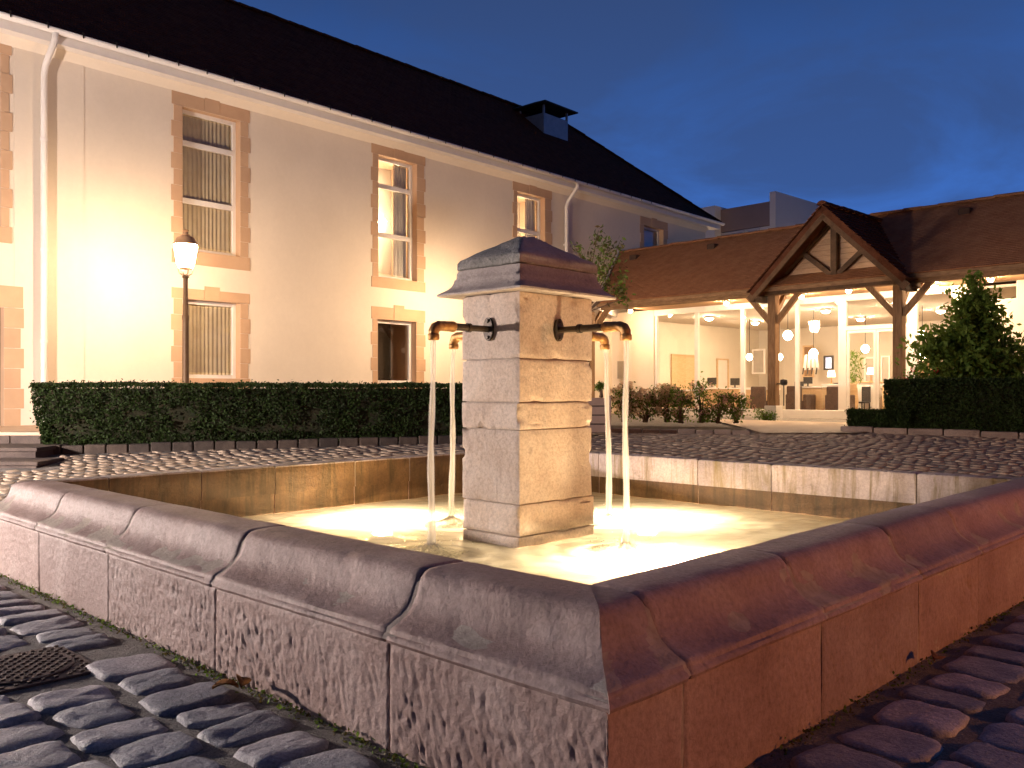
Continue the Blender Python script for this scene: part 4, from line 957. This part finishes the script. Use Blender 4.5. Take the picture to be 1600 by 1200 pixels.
pq = MB(); t_, z_ = FP.ray(972, 578, GW); pq.box((t_ - .14, GW - .05, z_ - .26), (t_ + .14, GW - .022, z_ + .26)); po = pq.build('notice_plaque', M['plaque']); po.parent = None
po.location = (FP.o[0], FP.o[1], 0); po.rotation_euler = (0, 0, FP.rz); tag(po, 'small grey rectangular notice plaque on the cream wall right of the pillar', 'plaque')
# porch lamps and lobby lamps
def dlamp(px, w_, label, z=None, r_=.07, gl='downglow'):
    t_ = FP.ray(px, 480, w_)[0]; x, y = FP.w(t_, w_); z = z or (ZB + .13)
    th_ = thing('ceiling_spot', label, 'lamp', (x, y, z), 0, 'ceiling lamps of the entrance pavilion')
    a = MB(); a.lathe([(r_ * .7, -.06), (r_ * 1.15, -.05), (r_ * 1.15, -.001)], seg=14); a.build('housing', M['white'], th_)
    a = MB(); a.lathe([(.01, -.115), (r_ * .6, -.10), (r_ * .8, -.061)], seg=14); a.build('bulb', M[gl], th_, smooth=True)
dlamp(985, 1.2, 'added porch spot that brightens the cream side wall with the plaque')  # extra spot added to even out the light on the cream wall
dlamp(1135, 1.3, 'glowing porch spot nearest the cream side wall'); dlamp(1252, 1.2, 'glowing porch spot just right of the left timber post'); dlamp(1326, .9, 'glowing porch spot at the middle of the gable opening')
dlamp(1422, .9, 'glowing porch spot just right of the right timber post'); dlamp(1460, 1.5, 'glowing porch spot above the leafy shrub'); dlamp(1548, 1.0, 'glowing porch spot before the clerestory window')
for i, (px, w_, lb) in enumerate(((1108, 4, 'lobby ceiling lamp behind the second glass bay'), (1180, 6.5, 'lobby ceiling lamp deep behind the third glass bay'), (1290, 4.2, 'lobby ceiling lamp behind the bay left of the door'),
                                  (1345, 7.5, 'lobby ceiling lamp deep behind the left door leaf'), (1400, 4.5, 'lobby ceiling lamp behind the right door leaf'), (1470, 6.5, 'lobby ceiling lamp behind the last glass bay'))):
    dlamp(px, w_, lb, ZC, .13, 'lobbyglow')
def pend(px, py, w_, label, r_=.13):
    t_, z_ = FP.ray(px, py, w_); x, y = FP.w(t_, w_); th_ = thing('pendant_lamp', label, 'lamp', (x, y, z_), 0, 'pendant lamps in the lobby')
    a = MB(); a.lathe([(.02, r_), (r_ * .6, r_ * .8), (r_, 0), (r_ * .6, -r_ * .8), (.02, -r_)], seg=16); a.build('globe', M['pendglow'], th_, smooth=True)
    a = MB(); a.tube([(0, 0, r_ * .99), (0, 0, ZC - z_)], .008, 6); a.build('cord', M['black'], th_)
pend(1231, 524, 3.4, 'large round pendant lamp just right of the left timber post'); pend(1171, 558, 5.5, 'small round pendant lamp in the third glass bay', .10); pend(1218, 558, 5.5, 'small round pendant lamp low beside the left timber post', .10)
pend(1271, 552, 4.2, 'white pendant lamp over the lobby tables', .12); pend(1441, 556, 5.0, 'round pendant lamp right of the entrance doors', .13); pend(1352, 545, 7.0, 'pendant lamp seen through the left door leaf', .12)
# lobby furniture
def lob(px0, px1, py0, py1, w0, dep, name, mt, label, cat, extra=None, tone=None):
    t0, z1 = FP.ray(px0, py0, w0); t1, z0 = FP.ray(px1, py1, w0); z0 = max(z0, ZF + .016); X, Y = FP.w((t0 + t1) / 2, w0)
    th_ = thing(name, label, cat, (X, Y, z0), FP.rz); hw = (t1 - t0) / 2; hh = z1 - z0
    return th_, hw, hh
def desk(px0, px1, py0, w0, label, mt='oak', top='white'):
    th_, hw, hh = lob(px0, px1, py0, 700, w0, .6, 'reception_desk', M[mt], label, 'desk')
    a = MB(); a.box((-hw, 0, 0), (hw, .6, hh - .04)); a.build('body', M[mt], th_, bevel=.01)
    a = MB(); a.box((-hw - .03, -.04, hh - .039), (hw + .03, .64, hh)); a.build('top', M[top], th_, bevel=.006)
    for s_ in (-.5, .5): a = MB(); a.box((s_ * hw - hw * .4, -.018, .12), (s_ * hw + hw * .4, -.001, hh - .12)); a.build('front_panel', M[mt], th_, bevel=.004)
desk(1100, 1155, 606, 4.6, 'wooden counter in the second glass bay'); desk(1164, 1200, 607, 4.2, 'wooden counter with pale top left of the timber post'); desk(1250, 1284, 604, 4.2, 'pale oak counter right of the timber post'); desk(1286, 1310, 600, 4.8, 'white fronted counter left of the entrance doors', 'white')
desk(1335, 1368, 596, 5.5, 'white counter seen through the left door leaf', 'white', 'oak'); desk(1028, 1082, 609, 3.0, 'low oak counter in the first glass bay'); desk(1378, 1400, 600, 5.5, 'oak counter seen through the right door leaf')
for px, py, lb in ((1240, 596, 'black office chair behind the counter by the left timber post'), (1296, 598, 'black office chair left of the entrance doors'), (1345, 604, 'dark chair seen through the left door leaf')):
    th_, hw, hh = lob(px - 7, px + 7, py, 700, 5.1, .4, 'lobby_chair', None, lb, 'chair')
    a = MB(); a.box((-hw, .30, hh * .45), (hw, .35, hh)); a.build('backrest', M['black'], th_, bevel=.02); a = MB(); a.box((-hw, -.05, hh * .42), (hw, .32, hh * .48)); a.build('seat', M['black'], th_, bevel=.02)
    for sx_ in (-1, 1):
        for sy_ in (-.02, .30): a = MB(); a.box((sx_ * hw * .85 - .015, sy_ - .015, 0), (sx_ * hw * .85 + .015, sy_ + .015, hh * .42)); a.build('leg', M['black'], th_)
def framed(px0, px1, py0, py1, w0, label, name, inner, edge, cat, dep=.05, FP=FP):
    t0, z1 = FP.ray(px0, py0, w0); t1, z0 = FP.ray(px1, py1, w0); z0 = max(z0, ZF + .02); X, Y = FP.w((t0 + t1) / 2, w0); th_ = thing(name, label, cat, (X, Y, z0), FP.rz); hw = (t1 - t0) / 2; hh = z1 - z0
    fw = .05; a = MB(); a.box((-hw, -dep, 0), (-hw + fw, 0, hh)); a.box((hw - fw, -dep, 0), (hw, 0, hh)); a.box((-hw + fw, -dep, hh - fw), (hw - fw, 0, hh)); a.box((-hw + fw, -dep, 0), (hw - fw, 0, fw)); a.build('frame', M[edge], th_)
    a = MB(); a.box((-hw + fw, -dep * .4, fw), (hw - fw, 0, hh - fw)); a.build('panel', M[inner] if isinstance(inner, str) else inner, th_)
framed(1048, 1086, 553, 620, -.01, 'oak framed doorway in the first glass bay', 'inner_doorway', 'oak', 'oak', 'doorway', FP=FL); framed(1119, 1137, 560, 615, -.01, 'narrow oak framed door in the second glass bay', 'inner_door', 'white', 'oak', 'door', FP=FL)
framed(1288, 1303, 556, 578, 6.5, 'lit blue and white screen left of the entrance doors', 'display_screen', 'screen', 'black', 'screen'); framed(1176, 1196, 546, 584, 9.0, 'pale framed picture in the third glass bay', 'wall_picture', 'plaque', 'white', 'picture')
framed(1255, 1272, 540, 590, 9.4, 'dark brown recess behind the lobby tables', 'wall_niche', 'timber', 'oak', 'niche'); framed(1351, 1370, 558, 600, 9.4, 'grey window opening seen through the left door leaf', 'inner_window', 'plaque', 'white', 'window')
framed(1432, 1456, 548, 600, 8.8, 'brown panelled recess right of the entrance doors', 'wall_niche', 'timber', 'oak', 'niche'); framed(1377, 1392, 556, 600, 9.4, 'grey glazed panel seen through the right door leaf', 'inner_window', 'plaque', 'white', 'window')
# white hanging lampshades with dark strips
t_, z_ = FP.ray(1268, 578, 4.2); X, Y = FP.w(t_, 4.2); th_ = thing('hanging_banner', 'white fabric hanging with dark strokes below the lobby pendant', 'hanging', (X, Y, z_), FP.rz)
for i in range(4): a = MB(); a.add([(-.26 + i * .13, 0, .0), (-.17 + i * .13, .01, .0), (-.14 + i * .10, .01, .42), (-.20 + i * .10, 0, .42)], [(0, 1, 2, 3)]); o = a.build('strip', M['white'], th_); o.modifiers.new('t', 'SOLIDIFY').thickness = .01
for i in range(4): a = MB(); a.beam((-.25 + i * .13, -.02, -.12), (-.22 + i * .13, -.02, .06), .02, .03); a.build('dark_stroke', M['black'], th_)
for px, py, w_, lb in ((1243, 603, 3.6, 'dark armchair just right of the left timber post'), (1305, 604, 3.9, 'dark armchair left of the entrance doors'), (1187, 604, 3.7, 'dark armchair left of the left timber post'), (1456, 602, 4.2, 'dark armchair right of the entrance doors')):
    th_, hw, hh = lob(px - 11, px + 11, py, 700, w_, .5, 'armchair', None, lb, 'armchair')
    a = MB(); a.box((-hw, 0, .1), (hw, .55, hh * .5)); a.build('seat', M['dtimber'], th_, bevel=.03)
    a = MB(); a.box((-hw, -.12, .1), (hw, -.005, hh)); a.build('backrest', M['dtimber'], th_, bevel=.03)
    for q in (-1, 1): a = MB(); a.box((q * hw, 0, .1), (q * (hw + .1), .55, hh * .72)); a.build('armrest', M['dtimber'], th_, bevel=.03)
for px, py, w_, lb in ((1112, 600, 4.7, 'dark computer screen on the counter in the second glass bay'), (1148, 601, 4.7, 'second computer screen on the counter in the second glass bay, nearer the timber post'), (1262, 599, 4.3, 'computer screen on the pale oak counter')):
    th_, hw, hh = lob(px - 7, px + 7, py - 10, py + 5, w_, .1, 'computer_screen', None, lb, 'screen')
    a = MB(); a.box((-hw, 0, .08), (hw, .03, hh)); a.build('display', M['black'], th_, bevel=.006); a = MB(); a.box((-.08, -.04, 0), (.08, .08, .015)); a.box((-.02, .005, .015), (.02, .025, .08)); a.build('stand', M['black'], th_)
for px, py, w_, lb in ((1206, 596, 4.3, 'cream table lamp by the left timber post'), (1299, 590, 5.0, 'cream table lamp on the white counter left of the doors'), (1361, 586, 5.6, 'cream table lamp seen through the left door leaf')):
    t_, z_ = FP.ray(px, py, w_); X, Y = FP.w(t_, w_); th_ = thing('table_lamp', lb, 'lamp', (X, Y, z_ - .18))
    a = MB(); a.lathe([(.07, 0), (.02, .03), (.015, .2)], seg=10); a.build('base', M['brass'], th_); a = MB(); a.lathe([(.11, .2), (.08, .38)], seg=14); a.build('lamp_shade', M['shadeglow'], th_)
# potted palm in the lobby
t_, z_ = FP.ray(1333, 600, 4.8); X, Y = FP.w(t_, 4.8); th_ = thing('lobby_plant', 'green spray of leaves in a tall vase behind the left door leaf', 'plant', (X, Y, ZF), 0)
a = MB(); a.lathe([(.10, 0), (.14, .4), (.10, .85), (.12, .9)], seg=14); a.build('vase', M['oak'], th_, smooth=True)
P = np.array([(R.gauss(0, .12), R.gauss(0, .12), R.uniform(.9, 1.75)) for _ in range(260)]); leaves('foliage', P, .16, M['leaf2'], th_, up=1, aspect=.16)
# paving between porch and court
ps = MB(); c1 = ground(1176, 676); c2 = ground(1318, 676); a1 = FP.w(-1.2, -.85); a2 = FP.w(4.2, -.85)
def gz(x, y, e=.03): return (x, y, ter(y) + e)
nrow = 8
for i in range(nrow + 1):
    f = i / nrow; l_ = (c1[0] + (a1[0] - c1[0]) * f, c1[1] - .5 + (a1[1] + .5 - c1[1]) * f); r_ = (c2[0] + (a2[0] - c2[0]) * f, c2[1] - .5 + (a2[1] + .5 - c2[1]) * f); ps.v += [gz(*l_), gz(*r_)]
for i in range(nrow): ps.f.append((2 * i, 2 * i + 1, 2 * i + 3, 2 * i + 2)); ps.mi.append(0)
tag(ps.build('path', M['slab']), kind='structure')

# ---------------------------------------------------------------- plants on the right
def bush(x, y, z, rx, ry, rz_, n, size, mats, label, name, cat, stems=6, group=None, flowers=None, fsize=.03, up=.3, weights=None, clump=14, aspect=.5, trunk=0, cone=False):
    th_ = thing(name, label, cat, (x, y, z), 0, group); rr = R
    cl = []
    for i in range(clump):
        a = rr.uniform(0, 2 * math.pi); r_ = math.sqrt(rr.random()) * .8; h_ = rr.uniform(.15, 1) if not cone else rr.random() ** 1.5 * .9 + .08
        if cone: r_ *= min(1, 1.5 - 1.25 * h_)
        k = math.sqrt(max(.05, 1 - (2 * h_ - 1) ** 2 * .75)); cl.append(Vector((math.cos(a) * r_ * rx * k, math.sin(a) * r_ * ry * k, trunk + h_ * rz_)))
    P = []
    for i in range(n):
        c = rr.choice(cl); s_ = .26 if not cone else .15 + .06 * (1 - (c.z - trunk) / rz_); P.append((c.x + rr.gauss(0, rx * s_), c.y + rr.gauss(0, ry * s_), max(.02, c.z + rr.gauss(0, rz_ * .12))))
    leaves('foliage', np.array(P), size, mats, th_, up=up, aspect=aspect, idx=NR.randint(0, len(mats), n) if isinstance(mats, list) else None)
    a = MB()
    for c in cl[:stems + 4]:
        b0 = Vector((rr.uniform(-.05, .05), rr.uniform(-.05, .05), 0)); mid = Vector((c.x * .3, c.y * .3, c.z * .5)); a.tube([b0, mid, c], [.02 * (1 + trunk), .013, .005], 6)
    a.build('stem', M['bark'], th_, smooth=True)
    if flowers:
        fm, cnt = flowers; Q = []
        for i in range(cnt):
            c = rr.choice(cl); q = c + Vector((rr.gauss(0, rx * .25), rr.gauss(0, ry * .25), rr.uniform(0, rz_ * .22)))
            for _ in range(26): dv_ = Vector((rr.gauss(0, 1), rr.gauss(0, 1), rr.gauss(0, 1))).normalized() * fsize; Q.append(tuple(q + dv_))
        leaves('flowers', np.array(Q), fsize * .9, fm, th_, aspect=.5)
    return th_
gx, gy, gz_ = ground(1040, 668)
for i, (px, rx_, rz_, lb) in enumerate(((975, .36, .62, 'dried brown hydrangea bush nearest the wooden planter'), (1008, .40, .62, 'middle dried hydrangea bush in the bed before the glass wall'), (1042, .36, .58, 'dried hydrangea bush next to the first roses'))):
    y = 17.0; x = (px - CX) / F * y; bush(x, y, ter(y) + .08, rx_, .35, rz_, 800, .06, [M['leaf2'], M['leaf2'], M['leafb']], lb, 'hydrangea', 'shrub', group='hydrangeas in the bed before the glass wall', flowers=(M['dryflower'], 75), fsize=.05)
for i, (px, rx_, rz_, lb) in enumerate(((1064, .28, .60, 'leafy rose bush leftmost in the bed'), (1096, .30, .72, 'tallest rose bush with pink blooms in the bed'), (1122, .27, .55, 'rose bush in the middle right of the bed'), (1150, .26, .50, 'rightmost small rose bush at the end of the bed'))):
    y = 16.6; x = (px - CX) / F * y; bush(x, y, ter(y) + .08, rx_, .28, rz_, 800, .055, M['leaf2'], lb, 'rose_bush', 'shrub', group='rose bushes in the bed before the glass wall', flowers=(M['rose'], 26), fsize=.038)
kl = ground(950, 676); kr = ground(1172, 679)
kerbline((kl[0], kl[1]), (kr[0], kr[1]), 'stone_kerb', None, 8, 'stone edging of the rose bed before the glass wall', .07)
kk = MB(); kk.add([(kl[0], kl[1], ter(16) + .04), (kr[0], kr[1], ter(16) + .04), (kr[0] + .3, kr[1] + 1.4, ter(17) + .04), (kl[0] - .5, kl[1] + 2.4, ter(17) + .04)], [(0, 1, 2, 3)]); tag(kk.build('flower_bed', M['soil']), kind='structure')
x, y = FP.w(-.02, -.35); bush(x, y, ZF, .30, .2, .24, 500, .05, M['leaf2'], 'small green plant at the foot of the left timber post', 'ground_plant', 'plant')
# camellia behind the right hedge
y = 15.2; x = (1522 - CX) / F * y
bush(x, y, zr_, 1.05, .8, 1.45, 9000, .13, M['leaf2'], 'large glossy leaved shrub rising behind the tall right hedge', 'camellia_shrub', 'shrub', clump=40, trunk=.72, stems=12, aspect=.42, cone=True)
tp = bush(x - .02, y, zr_ + 2.0, .22, .2, .62, 420, .12, M['leaf2'], 'upright leading shoot on top of the large shrub', 'shoot', 'shrub', clump=7, stems=3, aspect=.42)
for c in list(tp.children):
    c.location = (x - .02 - x, 0, 2.0); 
big = [o_ for o_ in COL.objects if o_.name.startswith('camellia_shrub')][0]
for c in list(tp.children): c.parent = big
bpy.data.objects.remove(tp)
bush((1462 - CX) / F * 14.9, 14.9, zr_, .42, .3, .82, 1500, .08, M['leaf2'], 'low bright green shrub with red blooms behind the hedge corner', 'flowering_shrub', 'shrub', clump=12, flowers=(M['redflower'], 5), fsize=.04, trunk=.15)
bush((1425 - CX) / F * 14.8, 14.8, zr_, .22, .2, .72, 600, .06, M['leaf2'], 'small plant with one red bloom at the left end of the tall hedge', 'flowering_shrub', 'shrub', clump=8, flowers=(M['redflower'], 6), fsize=.035, trunk=.2)
# planter and small tree behind the pillar
px_, py_ = 929, 13.6; X = (px_ - CX) / F * py_; zt = ter(py_)
pl = thing('wooden_planter', 'slatted grey wooden planter box half hidden behind the pillar', 'planter', (X - .10, py_, zt), .0)
b_ = MB(); b_.box((-.28, -.28, .06), (.28, .28, .56)); b_.build('box', M['darkstone'], pl)
for i in range(4): b_ = MB(); b_.box((-.30, -.305, .07 + i * .135), (.30, -.282, .185 + i * .135)); b_.build('slat', M['planter'], pl, bevel=.004); b_ = MB(); b_.box((.282, -.28, .07 + i * .135), (.305, .28, .185 + i * .135)); b_.build('slat', M['planter'], pl, bevel=.004)
for sx_ in (-1, 1): b_ = MB(); b_.box((sx_ * .29 - .03, -.32, 0), (sx_ * .29 + .03, -.27, .62)); b_.build('corner_post', M['planter'], pl, bevel=.004)
tr_ = thing('small_tree', 'slender small tree with sparse bronze leaves growing behind the pillar cap', 'tree', (X - .12, py_ + .02, zt + .5))
brs = []; tm_ = MB(); tm_.tube([(0, 0, 0), (.02, 0, .8), (.0, 0, 1.5)], [.035, .028, .02], 8); tm_.build('trunk', M['bark'], tr_, smooth=True)
bm_ = MB(); P = []
def tp_(px, py): return Vector(((px - CX) / F * py_ - (X - .12), 0, H + (HZ - py) / F * py_ - zt - .5))
tips = [(905, 380), (925, 395), (935, 360), (940, 385), (955, 372), (972, 372), (948, 410), (962, 405), (975, 432), (968, 455), (952, 440), (980, 465), (945, 430), (984, 448)]
for (a, c) in tips:
    q = tp_(a, c) + Vector((0, R.uniform(-.3, .3), 0)); m0 = Vector((0, 0, 1.4)); md = m0.lerp(q, .55) + Vector((R.uniform(-.05, .05), 0, R.uniform(-.02, .12)))
    bm_.tube([m0, md, q], [.012, .008, .004], 6)
    for _ in range(46): f = R.betavariate(3.2, 1.2); p = md.lerp(q, f); P.append((p.x + R.gauss(0, .05), p.y + R.gauss(0, .06), p.z + R.gauss(0, .05)))
bm_.build('branches', M['bark'], tr_, smooth=True); leaves('crown', np.array(P), .085, [M['leafb'], M['leaf2']], tr_, up=.4, aspect=.38, idx=NR.randint(0, 2, len(P)))
pp = bush(X + .10, py_ - .1, zt + .60, .10, .1, .20, 260, .05, M['leaf2'], 'small green tuft standing on the wooden planter', 'potted_plant', 'plant', clump=5)

# ---------------------------------------------------------------- street lamps
FM = Frame((1078 - CX) / F * 44, 44, .6885, -.725)
def street_lamp(px, depth, label, x=None, y=None, glow='lampglow'):
    if x is None: y = depth; x = (px - CX) / F * y
    z = ter(y); zc = 3.35; th_ = thing('street_lamp', label, 'street lamp', (x, y, z), .3, 'old style street lamps of the court')
    k = zc - z
    p_ = MB(); p_.lathe([(.12, 0), (.12, .25), (.09, .30), (.07, .5), (.055, .6), (.048, k - 1.1), (.055, k - 1.08), (.055, k - 1.03), (.042, k - 1.0), (.036, k - .42), (.06, k - .40), (.03, k - .36)], seg=14); p_.build('post', M['post'], th_, smooth=True, angle=40)
    l_ = MB(); l_.lathe([(.10, k - .245), (.135, k - .18), (.178, k + .09), (.183, k + .12)], seg=8); l_.build('lantern_glass', M[glow], th_)
    c = MB(); c.lathe([(.188, k + .121), (.192, k + .14), (.15, k + .20), (.13, k + .245), (.07, k + .265), (.065, k + .29), (.035, k + .30), (.03, k + .33), (.05, k + .345), (.045, k + .36), (.01, k + .375)], seg=12); c.build('lantern_roof', M['lroof'], th_, smooth=True, angle=40)
    r_ = MB(); r_.lathe([(.09, k - .27), (.105, k - .262), (.105, k - .25), (.09, k - .246)], seg=12)
    for a in range(4):
        an = a * math.pi / 2 + .4; r_.tube([(.03 * math.cos(an), .03 * math.sin(an), k - .38), (.10 * math.cos(an), .10 * math.sin(an), k - .34), (.125 * math.cos(an), .125 * math.sin(an), k - .26)], .009, 6)
    r_.build('lantern_bracket', M['lroof'], th_)
    for a in range(8):
        an = a * math.pi / 4; q = MB(); q.tube([(.137 * math.cos(an), .137 * math.sin(an), k - .18), (.184 * math.cos(an), .184 * math.sin(an), k + .12)], .005, 5); q.build('lantern_bar', M['lroof'], th_)
street_lamp(290, 14.3, 'lit old style street lamp on a slender post before the left windows')
street_lamp(0, 0, 'added street lamp, unseen behind the pavilion roof, that lights the modern white block', x=FM.w(3.5, -5)[0], y=FM.w(3.5, -5)[1])  # unseen lamp added to brighten the front of the modern block
street_lamp(765, 19.67, 'lit street lamp hidden behind the fountain pillar by the building')
# low garden lamps outside the view whose light grazes the basin
def garden_lamp(x, y, glow, label):
    bo = thing('garden_lamp', label, 'lamp', (x, y, ter(y)), group='garden lamps around the fountain')
    b_ = MB(); b_.lathe([(.09, 0), (.09, .05), (.045, .08), (.04, 1.2), (.08, 1.22)], seg=14); b_.build('post', M['iron'], bo)
    b_ = MB(); b_.lathe([(.08, 1.222), (.14, 1.26), (.165, 1.34), (.14, 1.43), (.07, 1.46)], seg=14); b_.build('globe', M[glow], bo, smooth=True)
    b_ = MB(); b_.lathe([(.15, 1.461), (.16, 1.48), (.03, 1.53)], seg=14); b_.build('hood', M['iron'], bo)
garden_lamp(-9.0, 6.5, 'coolglow', 'cool white garden lamp on a short post outside the left edge of the view')
garden_lamp(8.0, .6, 'redglow', 'orange garden lamp on a short post outside the right edge of the view')

street_lamp(0, 0, 'added street lamp, unseen behind the porch gable, that lights the tall white fin wall', x=FM.w(9.5, -2)[0], y=FM.w(9.5, -2)[1])  # another lamp added out of sight, lightens the fin wall

# ---------------------------------------------------------------- modern block behind
FM = Frame((1078 - CX) / F * 44, 44, .6885, -.725)
mod = thing('modern_block', 'white modern flat roofed block seen between the two roofs', 'building', (FM.o[0], FM.o[1], 0), FM.rz)
def mray(px, py, k=0): return FM.ray(px, py, k)
a0 = mray(1078, 330)[0] - 3; a1 = mray(1117, 320)[0]; zt1 = mray(1117, 321)[1]
b_ = MB(); b_.box((a0, 0, 0), (a1, 6, zt1)); b_.build('wall', M['far'], mod)
c1_ = mray(1208, 310, .5)[0]; zm1 = mray(1160, 322, .5)[1]; zm0 = mray(1160, 358, .5)[1]
b_ = MB(); b_.box((a1, .5, zm0), (c1_, 6, zm1)); b_.build('parapet_panel', M['farpanel'], mod)
b_ = MB(); b_.box((a1, .56, 0), (c1_, 6, zm0 - .02)); b_.build('wall', M['far'], mod)
for l_, r_ in ((1126, 1163), (1167, 1186)):
    t0, t1 = mray(l_, 360, .5)[0], mray(r_, 360, .5)[0]; q = MB(); q.box((t0, .48, zm0 - 1.6), (t1, .555, zm0 - .07)); w_ = q.build('window', M['white'], mod); q = MB(); q.box((t0 + .08, .46, zm0 - 1.5), (t1 - .08, .478, zm0 - .15)); q.build('pane', M['zinc'], w_)
f0, f1 = mray(1208, 305, 0)[0], mray(1217, 305, 0)[0]; zf = mray(1212, 301)[1]
b_ = MB(); b_.box((f0, -.3, 0), (f1, 9, zf)); b_.build('fin_wall', M['far'], mod)
